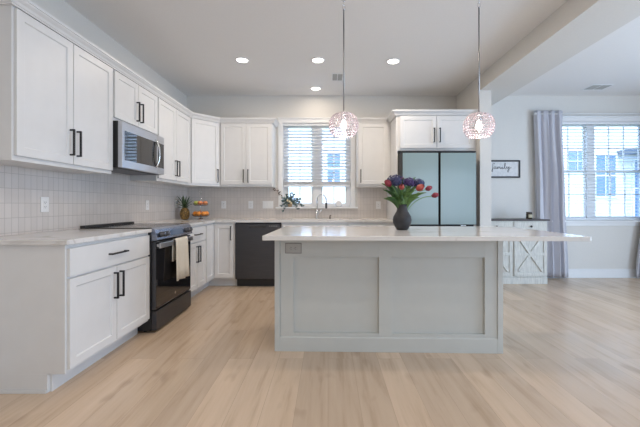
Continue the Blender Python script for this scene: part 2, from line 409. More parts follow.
# casing, stool, apron
cs = MB(); x0, x1, z0, z1 = KW
cs.box((x0-0.065, WY-0.018, z0), (x0, WY, z1)); cs.box((x1, WY-0.018, z0), (x1+0.065, WY, z1))
cs.box((x0-0.065, WY-0.020, z1), (x1+0.065, WY, z1+0.060)); cs.box((x0-0.075, WY-0.032, z1+0.060), (x1+0.075, WY, z1+0.080))
cs.build('casing', 'trim', wk, bevel=0.002)
jl = MB(); jl.box((x0, WY, z0), (x0+0.006, WY+0.055, z1)); jl.box((x1-0.006, WY, z0), (x1, WY+0.055, z1)); jl.box((x0+0.006, WY, z1-0.006), (x1-0.006, WY+0.055, z1))
jl.build('jamb_liner', 'trim', wk)
MB().box((x0-0.10, WY-0.07, z0-0.022), (x1+0.10, WY+0.055, z0)).build('window_sill', 'trim', wk, bevel=0.004)
x0, x1, z0, z1 = DW
cs = MB(); cs.box((x0-0.05, WY-0.018, z0), (x0, WY, z1)); cs.box((x1, WY-0.018, z0), (x1+0.07, WY, z1))
cs.box((x0-0.05, WY-0.020, z1), (x1+0.07, WY, z1+0.060)); cs.box((x0-0.055, WY-0.032, z1+0.060), (x1+0.08, WY, z1+0.080))
cs.build('casing', 'trim', wd, bevel=0.002)
jl = MB(); jl.box((x0, WY, z0), (x0+0.006, WY+0.055, z1)); jl.box((x1-0.006, WY, z0), (x1, WY+0.055, z1)); jl.box((x0+0.006, WY, z1-0.006), (x1-0.006, WY+0.055, z1))
jl.build('jamb_liner', 'trim', wd)
MB().box((x0-0.06, WY-0.06, z0-0.025), (x1+0.10, WY+0.055, z0)).build('window_sill', 'trim', wd, bevel=0.004)
MB().box((x0-0.07, WY-0.016, z0-0.085), (x1+0.07, WY, z0-0.025)).build('apron', 'trim', wd, bevel=0.003)
# frames added on solid walls around the unseen rear and right fill lights
def plain_frame(name, axis, p, a0, a1, z0, z1):
    mb = MB(); e = 0.07
    for (u0, u1, w0, w1) in ((a0-e, a0, z0-e, z1+e), (a1, a1+e, z0-e, z1+e), (a0, a1, z1, z1+e), (a0, a1, max(0.0, z0-e), z0)):
        if w1-w0 < 1e-4: continue
        if axis == 'y': mb.box((u0, p, max(0.0, w0)), (u1, p+0.03, w1))
        else: mb.box((p-0.03, u0, max(0.0, w0)), (p, u1, w1))
    return struct(mb.build(name, 'trim'))
plain_frame('fill_frame_kitchen', 'y', BY, -1.25, 1.05, 0.6, 2.3)
plain_frame('fill_frame_dining', 'y', BY, 2.8, 5.0, 0.6, 2.3)
plain_frame('fill_frame_right', 'x', RX, 0.5, 2.7, 0.14, 2.15)

# ---- blinds
def blind(name, label, x0, x1, ztop, zbot, y, pitch, stack, tilt, cords, loc=None):
    root = thing(name, label, 'window blind', (x0, y, zbot))
    W = x1-x0; H = ztop-zbot
    MB().box((0, -0.028, H-0.035), (W, 0.028, H)).build('headrail', 'blind', root, bevel=0.003)
    sl = MB(); z = H-0.06
    while z > 0.03+stack:
        c, s_ = math.cos(tilt)*0.025, math.sin(tilt)*0.025; t = 0.0014
        sl.add([(0.004,-c,z-s_-t),(W-0.004,-c,z-s_-t),(W-0.004,0,z+0.003-t),(0.004,0,z+0.003-t),(W-0.004,c,z+s_-t),(0.004,c,z+s_-t),
                (0.004,-c,z-s_+t),(W-0.004,-c,z-s_+t),(W-0.004,0,z+0.003+t),(0.004,0,z+0.003+t),(W-0.004,c,z+s_+t),(0.004,c,z+s_+t)],
               [(0,1,2,3),(3,2,4,5),(9,8,7,6),(11,10,8,9),(0,6,7,1),(5,4,10,11),(0,3,9,6),(3,5,11,9),(1,7,8,2),(2,8,10,4)])
        z -= pitch
    z = 0.03
    while z < 0.03+stack-0.004:
        sl.box((0.004, -0.025, z), (W-0.004, 0.025, z+0.003)); z += 0.0055
    sl.build('slats', 'blind', root)
    MB().box((0.002, -0.026, 0), (W-0.002, 0.026, 0.026)).build('bottom_rail', 'blind', root, bevel=0.003)
    for cx in cords:
        cb = MB()
        cb.box((cx-0.0015, -0.028, 0.02), (cx+0.0015, -0.0265, H-0.05)); cb.box((cx-0.0015, 0.0265, 0.02), (cx+0.0015, 0.028, H-0.05))
        cb.build('ladder_cord', 'blind', root)
    return root
blind('window_blind', 'white slatted blind raised partway over the kitchen sink window', KW[0]+0.01, KW[1]-0.01, KW[3]-0.008, 1.405, WY+0.026, 0.050, 0.05, -0.22, (0.12, 0.52, 0.92))
blind('window_blind', 'white slatted blind let down over the dining area double window', DW[0]+0.01, DW[1]-0.01, DW[3]-0.008, DW[2]+0.004, WY+0.026, 0.050, 0.0, -0.06, (0.14, 0.61, 1.12, 1.58))

# ---- recessed lights, vents
lens_me = None
def downlight(x, y, label, power=7.6):
    t = thing('recessed_light', label, 'ceiling light', (x, y, CZ), 0, 'round recessed ceiling lights')
    MB().lathe([(0.078, 0.0), (0.078, -0.006), (0.066, -0.009), (0.064, -0.001), (0.064, 0.0)], 32, caps=False).build('trim_ring', 'trim', t)
    MB().lathe([(0.064, -0.0005), (0.062, -0.004), (0.001, -0.005)], 32).build('lens', 'lamp', t)
    l = bpy.data.lights.new('downlight_lamp', 'AREA'); l.shape = 'DISK'; l.size = 0.12; l.energy = power; l.color = (1.0, 0.85, 0.69)
    o = bpy.data.objects.new('downlight_lamp', l); COL.objects.link(o); o.parent = t; o.location = (0, 0, -0.008)
downlight(-1.0, 3.90, 'round recessed light lit in the ceiling at left, nearest the wall cabinets')
downlight(-0.117, 3.90, 'round recessed light lit in the ceiling, middle of the front row of three')
downlight(0.763, 3.93, 'round recessed light lit in the ceiling, rightmost, before the fridge cabinet')
downlight(-0.176, 4.85, 'round recessed light lit directly above the kitchen sink window', 1.6)
for xx, yy, lab in ((0.763, 2.1, 'added recessed fill light in the ceiling just outside the top edge, above the island front'), (-0.117, 0.9, 'added recessed fill light in the kitchen ceiling directly above the photographer'),
                    (0.763, 0.3, 'added recessed fill light in the ceiling above the photographer, on the right'), (-0.117, -1.4, 'added recessed fill light in the ceiling farthest behind the photographer')):
    downlight(xx, yy, lab)  # unseen downlights added to bounce more warm light onto the ceiling
def vent(x, y, sx, sy, label, rot=0):
    t = thing('ceiling_vent', label, 'ceiling vent', (x, y, CZ), rot)
    fr = MB(); e = 0.016
    fr.box((-sx/2, -sy/2, -0.006), (-sx/2+e, sy/2, 0)); fr.box((sx/2-e, -sy/2, -0.006), (sx/2, sy/2, 0))
    fr.box((-sx/2+e, -sy/2, -0.006), (sx/2-e, -sy/2+e, 0)); fr.box((-sx/2+e, sy/2-e, -0.006), (sx/2-e, sy/2, 0)); fr.box((-0.006, -sy/2+e, -0.006), (0.006, sy/2-e, 0))
    fr.build('frame', 'trim', t)
    sl = MB(); n = int((sy-2*e)/0.022)
    for i in range(n):
        yy = -sy/2+e+0.006+i*0.022; sl.add([(-sx/2+e,yy,-0.001),(sx/2-e,yy,-0.001),(sx/2-e,yy+0.012,-0.007),(-sx/2+e,yy+0.012,-0.007)], [(0,1,2,3)])
    sl.build('louvers', 'greyplastic', t)
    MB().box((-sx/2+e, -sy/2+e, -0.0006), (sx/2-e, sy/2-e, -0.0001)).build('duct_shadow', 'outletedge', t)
vent(0.125, 4.42, 0.16, 0.26, 'small white register vent in the kitchen ceiling behind the left pendant rod')
vent(3.86, 4.80, 0.30, 0.22, 'white register vent in the dining area ceiling at right')

# ================================================================== CABINETS
H_L = 0.19
def handle_mb(L=H_L, vertical=True):
    mb = MB(); r = 0.0055
    if vertical:
        mb.box((-r, -0.034, -L/2), (r, -0.023, L/2)); mb.box((-r, -0.023, -L/2), (r, 0, -L/2+0.011)); mb.box((-r, -0.023, L/2-0.011), (r, 0, L/2))
    else:
        mb.box((-L/2, -0.034, -r), (L/2, -0.023, r)); mb.box((-L/2, -0.023, -r), (-L/2+0.011, 0, r)); mb.box((L/2-0.011, -0.023, -r), (L/2, 0, r))
    return mb
def panel_door(w, h, t=0.020, rail=0.052, rec=0.009):
    mb = MB(); i = rail; j = rail+0.006
    R = lambda a, y: [(a, y, a), (w-a, y, a), (w-a, y, h-a), (a, y, h-a)]
    vs = R(0, 0)+R(0, -t)+R(i, -t)+R(j, -t+rec)
    fs = [(0,3,2,1)]
    for k in (0, 4, 8):
        for q in range(4): fs.append((k+q, k+(q+1)%4, k+4+(q+1)%4, k+4+q))
    fs.append((12,13,14,15))
    return mb.add(vs, fs)
def add_door(root, x, z, w, h, y, handle=None, name='door', parentloc=None, rotz=0):
    d = panel_door(w, h).build(name, 'white', root, loc=(x, y, z), rotz=rotz, bevel=0.0012)
    if handle:
        hx, hz, vert = handle
        handle_mb(vertical=vert).build('handle', 'black', d, loc=(hx, -0.020, hz))
    return d
def add_slab(root, x, z, w, h, y, handle=True, name='drawer'):
    d = MB().box((0, -0.02, 0), (w, 0, h)).build(name, 'white', root, loc=(x, y, z), bevel=0.002)
    if handle: handle_mb(vertical=False).build('handle', 'black', d, loc=(w/2, -0.02, h/2))
    return d
ZT = 0.884; TK = 0.1125
def base_cabinet(label, loc, rotz, w, depth, layout, end_panel=False, name='base_cabinet'):
    t = thing(name, label, 'cabinet', loc, rotz)
    b = MB().box((0.0005, -depth, TK), (w-0.0005, -0.001, ZT))
    if end_panel: b.box((0.0005, -depth+0.105, 0), (0.019, -0.001, TK))
    b.build('cabinet_body', 'white', t, bevel=0.001)
    MB().box((0.019 if end_panel else 0.0005, -depth+0.092, 0), (w-0.0005, -depth+0.107, TK-0.0005)).build('toe_kick', 'white', t)
    g = 0.006; m = 0.013
    if layout in ('drawer_two', 'drawer_two_false'):
        add_slab(t, m, 0.689, w-2*m, 0.170, -depth, handle=(layout == 'drawer_two'))
        dw = (w-2*m-g)/2; zb = 0.135; dh = 0.675-zb
        add_door(t, m, zb, dw, dh, -depth, (dw-0.03, dh-0.135, True))
        add_door(t, m+dw+g, zb, dw, dh, -depth, (0.03, dh-0.135, True))
    elif layout == 'drawers':
        for z, h in ((0.689, 0.17), (0.42, 0.255), (0.135, 0.271)): add_slab(t, m, z, w-2*m, h, -depth)
    if end_panel:
        MB().box((-0.008, -depth+0.107, 0), (0, -0.02, 0.018)).build('shoe_trim', 'white', t, bevel=0.002)
    return t
LD = -1.567-WX; BD = 0.603
base_cabinet('white base cabinet in the foreground left of the range, exposed end panel', (WX, 1.995, 0), PI/2, 0.923, LD, 'drawer_two', True)
base_cabinet('narrow white base cabinet between the range and the corner cabinet', (WX, 3.682, 0), PI/2, 0.572, LD, 'drawer_two')
# corner cabinet (L-shaped, two hinged leaves)
cc = thing('corner_base_cabinet', 'white L shaped corner base cabinet with folding doors left of the dishwasher', 'cabinet', (WX, WY, 0))
fx = -1.567-WX; fy = -BD; cw = 0.914
MB().prism([(0.001,-0.001),(0.001,-cw+0.0005),(fx,-cw+0.0005),(fx,fy),(cw-0.0005,fy),(cw-0.0005,-0.001)], TK, ZT).build('cabinet_body', 'white', cc)
MB().prism([(fx-0.107,-cw+0.0005),(fx-0.092,-cw+0.0005),(fx-0.092,fy+0.092),(cw-0.0005,fy+0.092),(cw-0.0005,fy+0.107),(fx-0.107,fy+0.107)], 0, TK-0.0005).build('toe_kick', 'white', cc)
d = panel_door(cw+fy-0.045, 0.724, rail=0.05).build('door', 'white', cc, loc=(fx, -cw+0.02, 0.135), rotz=PI/2, bevel=0.0012)
d = panel_door(cw-fx-0.045, 0.724, rail=0.05).build('door', 'white', cc, loc=(fx+0.025, fy, 0.135), bevel=0.0012)
handle_mb().build('handle', 'black', d, loc=(cw-fx-0.045-0.03, -0.02, 0.724-0.12))
base_cabinet('white sink base cabinet under the kitchen window behind the island', (-0.636, WY, 0), 0, 0.90, BD, 'drawer_two_false')
base_cabinet('white three drawer base cabinet between sink and fridge behind the island', (0.266, WY, 0), 0, 0.641, BD, 'drawers')

# ---- uppers
UZ0, UZ1 = 1.389, 2.330; UD = 0.295; UBD = 0.30
def wall_cabinet(label, loc, rotz, w, depth, z0, z1, ndoors=2, hz=0.12, hinge='l'):
    t = thing('wall_cabinet', label, 'cabinet', (loc[0], loc[1], z0), rotz)
    h = z1-z0
    b = MB().box((0.0005, -depth, 0.0), (w-0.0005, -0.001, h))
    b.build('cabinet_body', 'white', t, bevel=0.001)
    m = 0.013; g = 0.006; dh = h-0.03-0.028; z = 0.03
    if ndoors == 2:
        dw = (w-2*m-g)/2
        add_door(t, m, z, dw, dh, -depth, (dw-0.03, hz, True)); add_door(t, m+dw+g, z, dw, dh, -depth, (0.03, hz, True))
    else:
        dw = w-2*m-0.03; add_door(t, m, z, dw, dh, -depth, ((dw-0.03) if hinge == 'l' else 0.03, hz, True))
    return t
wall_cabinet('tall white double door wall cabinet nearest the camera, left of the microwave', (WX, 1.995), PI/2, 0.923, UD, UZ0, UZ1, hz=0.155)
wall_cabinet('short white wall cabinet directly above the microwave', (WX, 2.92), PI/2, 0.760, UD, 1.860, UZ1, hz=0.14)
wall_cabinet('tall white double door wall cabinet between microwave and diagonal corner cabinet', (WX, 3.682), PI/2, 0.877, UD, UZ0, UZ1, hz=0.15)
# diagonal corner
dc = thing('corner_wall_cabinet', 'white diagonal corner wall cabinet with a single door', 'cabinet', (WX, WY, UZ0))
P = [(0.001,-0.001),(0.001,-0.61),(UD,-0.61),(0.61,-UBD),(0.61,-0.001)]
MB().prism(P, 0, UZ1-UZ0).build('cabinet_body', 'white', dc, bevel=0.001)
ang = math.atan2(-UBD+0.61, 0.61-UD); LN = math.hypot(0.61-UD, 0.61-UBD)
dx, dy = math.cos(ang), math.sin(ang)
add_door(dc, UD+dx*0.022, 0.03, LN-0.044, UZ1-UZ0-0.058, -0.61+dy*0.022, (LN-0.044-0.03, 0.12, True), rotz=ang)
wall_cabinet('white double door wall cabinet on the back wall left of the window', (-1.568, WY), 0, 0.761, UBD, UZ0, UZ1, hz=0.12)
wall_cabinet('narrow white single door wall cabinet between window and fridge', (0.43, WY), 0, 0.478, UBD, UZ0, UZ1, 1, hz=0.12, hinge='r')
# fridge surround with cabinet above
fs = thing('fridge_surround_cabinet', 'deep white double door cabinet above the refrigerator with tall side panel', 'cabinet', (0.909, WY, 0))
FD = 0.71
b = MB(); b.box((0, -FD, 0), (0.02, -0.001, UZ1)); b.build('side_panel', 'white', fs, bevel=0.001)
b = MB(); b.box((1.025, -FD, 0), (1.068, -0.001, UZ1)); b.build('side_panel', 'white', fs, bevel=0.001)
MB().box((0.0205, -FD, 1.845), (1.0245, -0.001, UZ1)).build('cabinet_body', 'white', fs)
dwd = 0.485
add_door(fs, 0.045, 1.875, dwd, UZ1-1.875-0.028, -FD, (dwd-0.035, 0.17, True)); add_door(fs, 0.045+dwd+0.006, 1.875, dwd, UZ1-1.875-0.028, -FD, (0.035, 0.17, True))

# ---- crown molding swept along the cabinet fronts
def sweep(path, prof):
    mb = MB(); n = len(path); V = [Vector((p[0], p[1])) for p in path]; rows = []
    for i in range(n):
        ns = []
        if i > 0: d = (V[i]-V[i-1]).normalized(); ns.append(Vector((d.y, -d.x)))
        if i < n-1: d = (V[i+1]-V[i]).normalized(); ns.append(Vector((d.y, -d.x)))
        if len(ns) == 2:
            m = (ns[0]+ns[1]).normalized(); k = 1/max(0.3, m.dot(ns[0])); off = m*k
        else: off = ns[0]
        rows.append([(V[i].x+off.x*o, V[i].y+off.y*o, z) for o, z in prof])
    q = len(prof); vs = [p for r in rows for p in r]; fs = []
    for i in range(n-1):
        for j in range(q): fs.append((i*q+j, i*q+(j+1)%q, (i+1)*q+(j+1)%q, (i+1)*q+j))
    fs.append(tuple(range(q))); fs.append(tuple((n-1)*q+j for j in range(q))[::-1])
    return mb.add(vs, fs)
CP = [(0.0005,2.310),(0.021,2.310),(0.021,2.318),(0.027,2.322),(0.034,2.336),(0.050,2.350),(0.054,2.358),(0.060,2.358),(0.060,2.376),(-0.02,2.376),(-0.02,2.3305),(0.0005,2.3305)]
fxu = WX+UD; fyu = WY-UBD
tag(sweep([(WX+0.02,1.995),(fxu,1.995),(fxu,WY-0.61),(WX+0.61,fyu),(-0.807,fyu),(-0.807,WY-0.001)], CP).build('crown_molding', 'white'),
    'white crown molding running along the tops of the left and corner wall cabinets', 'molding')
tag(sweep([(0.43,WY-0.001),(0.43,fyu),(0.848,fyu)], CP).build('crown_molding', 'white'), 'white crown molding on top of the narrow cabinet right of the window', 'molding')
tag(sweep([(0.909,WY-0.001),(0.909,WY-FD),(1.977,WY-FD)], CP).build('crown_molding', 'white'), 'white crown molding on top of the refrigerator cabinet', 'molding')

# ---- countertops
tag(MB().box((WX, 1.97, ZT), (-1.535, 2.92, 0.914)).build('countertop', 'quartz', bevel=0.003), 'white veined quartz countertop in the left foreground before the range', 'countertop')
ct = MB(); SX0, SX1, SY0, SY1 = -0.53, 0.17, WY-0.50, WY-0.13
fyc = WY-0.635
ct.box((WX, 3.682, ZT), (-1.535, fyc, 0.914)); ct.box((WX, fyc, ZT), (SX0, WY, 0.914))
ct.box((SX1, fyc, ZT), (0.9085, WY, 0.914)); ct.box((SX0, fyc, ZT), (SX1, SY0, 0.914)); ct.box((SX0, SY1, ZT), (SX1, WY, 0.914))
tag(ct.build('countertop', 'quartz'), 'white quartz countertop running from the range round the corner under the window', 'countertop')
# sink basin
sk = MB(); z0 = 0.70
sk.box((SX0-0.01, SY0-0.01, z0), (SX1+0.01, SY1+0.01, z0+0.004))
sk.box((SX0-0.014, SY0-0.014, z0), (SX0-0.01, SY1+0.014, ZT-0.001)); sk.box((SX1+0.01, SY0-0.014, z0), (SX1+0.014, SY1+0.014, ZT-0.001))
sk.box((SX0-0.01, SY0-0.014, z0), (SX1+0.01, SY0-0.01, ZT-0.001)); sk.box((SX0-0.01, SY1+0.01, z0), (SX1+0.01, SY1+0.014, ZT-0.001))
tag(sk.build('kitchen_sink', 'steel'), 'stainless undermount sink set in the counter below the window', 'sink')

# ---- backsplash
struct(MB().box((WX, 1.90, 0.9145), (WX+0.008, WY-0.0085, 1.3885)).box((WX, 2.925, 1.3885), (WX+0.008, 3.677, 1.86)).build('wall_tile_left', 'tileY'), 'grey stacked vertical tile backsplash on the left wall behind the range', 'backsplash')
bs = MB(); y0, y1 = WY-0.008, WY-0.0003
bs.box((WX+0.0005, y0, 0.9145), (0.908, y1, 1.067)); bs.box((WX+0.0005, y0, 1.067), (-0.802, y1, 1.3885)); bs.box((-0.802, y0, 1.067), (-0.766, y1, 1.3885))
bs.box((0.456, y0, 1.067), (0.908, y1, 1.3885))
struct(bs.build('wall_tile_back', 'tileX'), 'greige stacked tile backsplash on the back wall around the window', 'backsplash')

# ================================================================== APPLIANCES
# range
rg = thing('kitchen_range', 'slide in range of black and stainless steel between the left base cabinets', 'stove', (WX+0.011, 2.924, 0), PI/2)
RW = 0.753; y = lambda X: -(X-(WX+0.011))
MB().box((0, y(-1.545), 0.02), (RW, -0.0, 0.900)).build('oven_body', 'darkbody', rg, bevel=0.002)
for fxx in (0.05, RW-0.05):
    for fyy in (-0.08, -0.55): MB().lathe([(0.018, 0), (0.018, 0.02)], 12, (fxx, fyy, 0)).build('leveling_foot', 'rubber', rg)
MB().box((-0.0, y(-1.535), 0.9005), (RW, -0.045, 0.921)).build('cooktop', 'cooktop', rg, bevel=0.003)
MB().box((0.0, -0.045, 0.9005), (RW, -0.004, 0.940)).build('rear_trim', 'darkbody', rg, bevel=0.004)
bn = MB()
for (bx, by, br) in ((0.2, -0.22, 0.08), (0.55, -0.22, 0.08), (0.2, -0.47, 0.11), (0.55, -0.47, 0.09), (0.38, -0.34, 0.05)):
    bn.lathe([(br, 0), (br, 0.0004), (br-0.004, 0.0004), (br-0.004, 0)], 32, (bx, by, 0.9211), caps=False)
bn.build('burner_rings', 'outletedge', rg)
# sloped control panel: profile in (y,z), extruded along x
MB().prism_axis([(y(-1.545), 0.805), (y(-1.487), 0.812), (y(-1.510), 0.905), (y(-1.535), 0.921), (y(-1.545), 0.921)], 0.0, RW, 'x').build('control_panel', 'rangepanel', rg, bevel=0.002)
sl = math.atan2(0.023, 0.093)
def on_panel(px, u, out):      # u up the slope from bottom
    yy = y(-1.487)+(u*math.sin(sl))-out*math.cos(sl); zz = 0.812+u*math.cos(sl)+out*math.sin(sl)
    return (px, yy, zz)
a_, b_ = on_panel(0.27, 0.020, 0.0006), on_panel(0.27, 0.075, 0.0006)
dp = MB().add([(0.27,a_[1],a_[2]),(0.53,a_[1],a_[2]),(0.53,b_[1],b_[2]),(0.27,b_[1],b_[2]),(0.27,a_[1]+0.002,a_[2]),(0.53,a_[1]+0.002,a_[2]),(0.53,b_[1]+0.002,b_[2]),(0.27,b_[1]+0.002,b_[2])],
       [(0,1,2,3),(4,7,6,5),(0,4,5,1),(1,5,6,2),(2,6,7,3),(3,7,4,0)])
dp.build('display', 'display', rg)
for kx in (0.085, 0.165, 0.615, 0.68):
    c = on_panel(kx, 0.046, 0.0)
    kb = MB().lathe([(0.026, 0), (0.026, 0.008), (0.022, 0.010), (0.020, 0.034), (0.017, 0.037)], 24, (0,0,0), 'y')
    k = kb.build('knob', 'blacksteel', rg, loc=c); k.rotation_euler = (-sl, 0, 0)
    MB().box((-0.003, -0.0395, 0.002), (0.003, -0.037, 0.017)).build('pointer', 'chrome', k)
# oven door
dr = MB().box((0.006, y(-1.508), 0.200), (RW-0.006, y(-1.545)-0.001, 0.795)).build('oven_door', 'blacksteel', rg, bevel=0.003)
MB().box((0.012, y(-1.5045), 0.215), (RW-0.012, y(-1.508)-0.0002, 0.735)).build('door_glass', 'blackglass', dr)
hb = MB(); hy = y(-1.470)
hb.box((0.02, hy, 0.738), (RW-0.02, hy+0.018, 0.786)); hb.box((0.02, hy+0.018, 0.750), (0.05, y(-1.508), 0.777)); hb.box((RW-0.05, hy+0.018, 0.750), (RW-0.02, y(-1.508), 0.777))
hb.build('door_handle', 'steel', dr, bevel=0.005)
MB().lathe([(0.013, 0), (0.013, 0.0012)], 24, (RW/2, y(-1.5045), 0.262), 'y').build('round_emblem', 'chrome', dr)
MB().box((0.006, y(-1.500), 0.022), (RW-0.006, y(-1.545)-0.001, 0.190)).build('storage_drawer', 'blacksteel', rg, bevel=0.003)

# towel over the handle
def towel():
    mb = MB(); nx = 14; X0, X1 = 3.20, 3.48
    hz = 0.786; xf = -1.446
    prof = [(-1.478, 0.58), (-1.478, 0.68), (-1.476, 0.765), (-1.470, 0.792), (-1.461, 0.7965), (-1.452, 0.7965), (-1.444, 0.791), (-1.438, 0.765), (-1.436, 0.70), (-1.434, 0.60), (-1.432, 0.50), (-1.430, 0.395)]
    vs = []
    for side in (0, 1):
        for j, (px, pz) in enumerate(prof):
            for i in range(nx+1):
                u = i/nx; fall = max(0, (0.79-pz)/0.4) if j > 5 else 0
                wv = 0.010*(0.4+fall)*math.sin(u*PI*4+0.6)+0.003*fall*math.sin(u*PI*11)
                sp = 1.0+0.10*fall; yy = (X0+X1)/2+(u-0.5)*(X1-X0)*sp*0.95
                t = 0.0035 if side else 0.0
                # outward thickness
                if j <= 2: ox, oz = t, 0
                elif j >= 7: ox, oz = -t, 0
                else: ox, oz = (0, -t)
                vs.append((px+wv+(-ox if side and False else ox)*1.0, yy, pz+oz - (0.012*u if j == len(prof)-1 else 0)))
    n = nx+1; K = len(prof)*n; fs = []
    for j in range(len(prof)-1):
        for i in range(nx):
            a = j*n+i; fs.append((a, a+1, a+n+1, a+n)); fs.append((K+a, K+a+n, K+a+n+1, K+a+1))
    for j in range(len(prof)-1):
        for i in (0, nx):
            a = j*n+i; fs.append((a, a+n, K+a+n, K+a))
    for i in range(nx):
        for j in (0, len(prof)-1):
            a = j*n+i; fs.append((a, K+a, K+a+1, a+1))
    mb.add(vs, fs, True); return mb
tag(towel().build('dish_towel', 'towel', loc=(-0.018, 0, 0)), 'cream dish towel hanging over the oven door handle', 'towel')

# microwave
mw = thing('microwave', 'stainless over the range microwave with black glass door', 'microwave', (WX+0.009, 2.925, 1.45), PI/2)
y = lambda X: -(X-(WX+0.009)); MH = 0.409; MWW = 0.750
MB().box((0, y(-1.835), 0), (MWW, 0, MH)).build('microwave_body', 'darkbody', mw, bevel=0.002)
md = MB().box((0, y(-1.797), 0.0), (0.605, y(-1.835)-0.0005, MH-0.002)).build('microwave_door', 'steel', mw, bevel=0.003)
MB().box((0.035, y(-1.7955), 0.068), (0.588, y(-1.797)-0.0002, MH-0.080)).build('door_window', 'blackglass', md)
hp = [(0.562, y(-1.797)+0.001, 0.06), (0.570, y(-1.780), 0.085), (0.578, y(-1.766), 0.14), (0.580, y(-1.762), 0.205), (0.578, y(-1.766), 0.27), (0.570, y(-1.780), 0.325), (0.562, y(-1.797)+0.001, 0.35)]
MB().tube(hp, 0.011, 10).build('door_handle', 'chrome', md)
pc = MB().box((0.607, y(-1.797), 0.0), (MWW, y(-1.835)-0.0005, MH-0.002)).build('control_panel', 'steel', mw, bevel=0.003)
MB().box((0.617, y(-1.7955), 0.068), (MWW-0.010, y(-1.797)-0.0002, MH-0.080)).build('keypad', 'blackglass', pc)
MB().box((0.05, y(-1.87), -0.004), (MWW-0.05, -0.05, -0.0005)).build('underside_grille', 'blacksteel', mw)

# dishwasher
dw = thing('dishwasher', 'black stainless dishwasher built in under the back counter left of the island', 'dishwasher', (-1.264, WY, 0))
DWW = 0.624
MB().box((0, -0.575, 0.10), (DWW, -0.02, 0.880)).build('tub', 'darkbody', dw)
dd = MB().box((0.006, -0.628, 0.118), (DWW-0.006, -0.576, 0.868)).build('dishwasher_door', 'blacksteel', dw, bevel=0.004)
MB().box((0.006, -0.6315, 0.800), (DWW-0.006, -0.6282, 0.866)).build('control_strip', 'blacksteel', dd, bevel=0.001)
MB().box((0.19, -0.634, 0.812), (0.42, -0.6317, 0.845)).build('pocket_handle', 'blackglass', dd, bevel=0.003)
for i in range(5): MB().lathe([(0.006, 0), (0.006, 0.001)], 12, (0.47+i*0.025, -0.6317, 0.835), 'y').build('button', 'greyplastic', dd)
MB().box((0.006, -0.535, 0.0), (DWW-0.006, -0.52, 0.100)).build('toe_kick', 'darkbody', dw)

# refrigerator
fr = thing('refrigerator', 'four door refrigerator with pale blue glass panels behind the island', 'refrigerator', (0.931, WY-0.03, 0))
FW = 0.932; yb = -(WY-0.03-4.27); yf = -(WY-0.03-4.20)
MB().box((0.004, yb, 0.03), (FW-0.004, -0.0, 1.785)).build('fridge_body', 'rubber', fr, bevel=0.003)
for a in (0.06, FW-0.06):
    for q in (-0.1, yb+0.08): MB().lathe([(0.02, 0), (0.02, 0.03)], 12, (a, q, 0)).build('foot', 'rubber', fr)
MB().box((0.0, yf+0.012, 1.7855), (FW, yb+0.12, 1.800)).build('hinge_cover', 'darkbody', fr, bevel=0.003)
for (a, b) in ((0.006, 0.452), (0.482, FW-0.006)):
    for (z0, z1) in ((0.875, 1.778), (0.06, 0.845)):
        d = MB().box((a-0.006, yf+0.006, z0-0.002), (b+0.006, yb-0.002, z1+0.002)).build('fridge_door', 'rubber', fr, bevel=0.002)
        MB().box((a, yf, z0+0.002), (b, yf+0.0055, z1-0.002)).build('glass_panel', 'fridge', d, bevel=0.002)
MB().box((0.73, yf-0.0008, 0.862), (0.80, yf+0.003, 0.868)).build('name_plate', 'chrome', fr)

# ================================================================== ISLAND
IR = -0.025
isl = thing('kitchen_island', 'light grey panelled kitchen island in the middle of the floor', 'island', (-0.405, 2.575, 0), IR)
IW, ID = 1.722, 0.66; f = 0.024
MB().box((0.012, f, 0), (IW-0.012, ID, ZT-0.001)).build('island_body', 'grey', isl)
for (a, b) in ((0.1412, 0.7935), (0.8945, 1.5915)): MB().box((a, f-0.003, 0.1405), (b, f-0.0005, 0.7225)).build('recessed_panel', 'grey', isl)
ff = MB()
for (a, b) in ((0.038, 0.141), (0.794, 0.894), (1.592, 1.6855)): ff.box((a, 0, 0.115), (b, f-0.0005, 0.862))
for (a, b) in ((0.141, 0.794), (0.894, 1.592)): ff.box((a, 0, 0.723), (b, f-0.0005, 0.862)); ff.box((a, 0, 0.115), (b, f-0.0005, 0.140))
ff.build('face_frame', 'grey', isl, bevel=0.0012)
for a in (-0.004, IW-0.036): MB().box((a, -0.008, 0), (a+0.04, f+0.03, ZT-0.001)).build('corner_post', 'grey', isl, bevel=0.002)
MB().prism_axis([(-0.007, 0), (-0.007, 0.106), (-0.0005, 0.1145), (f-0.0005, 0.1145), (f-0.0005, 0)], 0.0365, IW-0.0365, 'x').build('baseboard', 'grey', isl, bevel=0.0015)
for a, b in ((-0.0005, 0.0115), (IW-0.0115, IW+0.0005)): MB().box((a, 0.05, 0), (b, ID, ZT-0.001)).build('side_panel', 'grey', isl)
MB().box((0.0385, 0.004, 0.8625), (IW-0.0385, f-0.0005, 0.883)).build('slab_shadow_strip', 'outletedge', isl)  # dark strip painted in as the shadow line under the slab
ic = MB()
def rounded(x0, y0, x1, y1, r=0.012, n=5):
    pts = []
    for (cx, cy, a0) in ((x1-r, y1-r, 0), (x0+r, y1-r, PI/2), (x0+r, y0+r, PI), (x1-r, y0+r, 1.5*PI)):
        for k in range(n+1): a = a0+PI/2*k/n; pts.append((cx+r*math.cos(a), cy+r*math.sin(a)))
    return pts
ic.prism(rounded(-0.028, -0.339, 2.136, 0.725), ZT, 0.914)
tag(ic.build('island_countertop', 'quartz', None, (-0.405, 2.575, 0), IR, bevel=0.002), 'white veined quartz slab on top of the island overhanging far to the right', 'countertop')

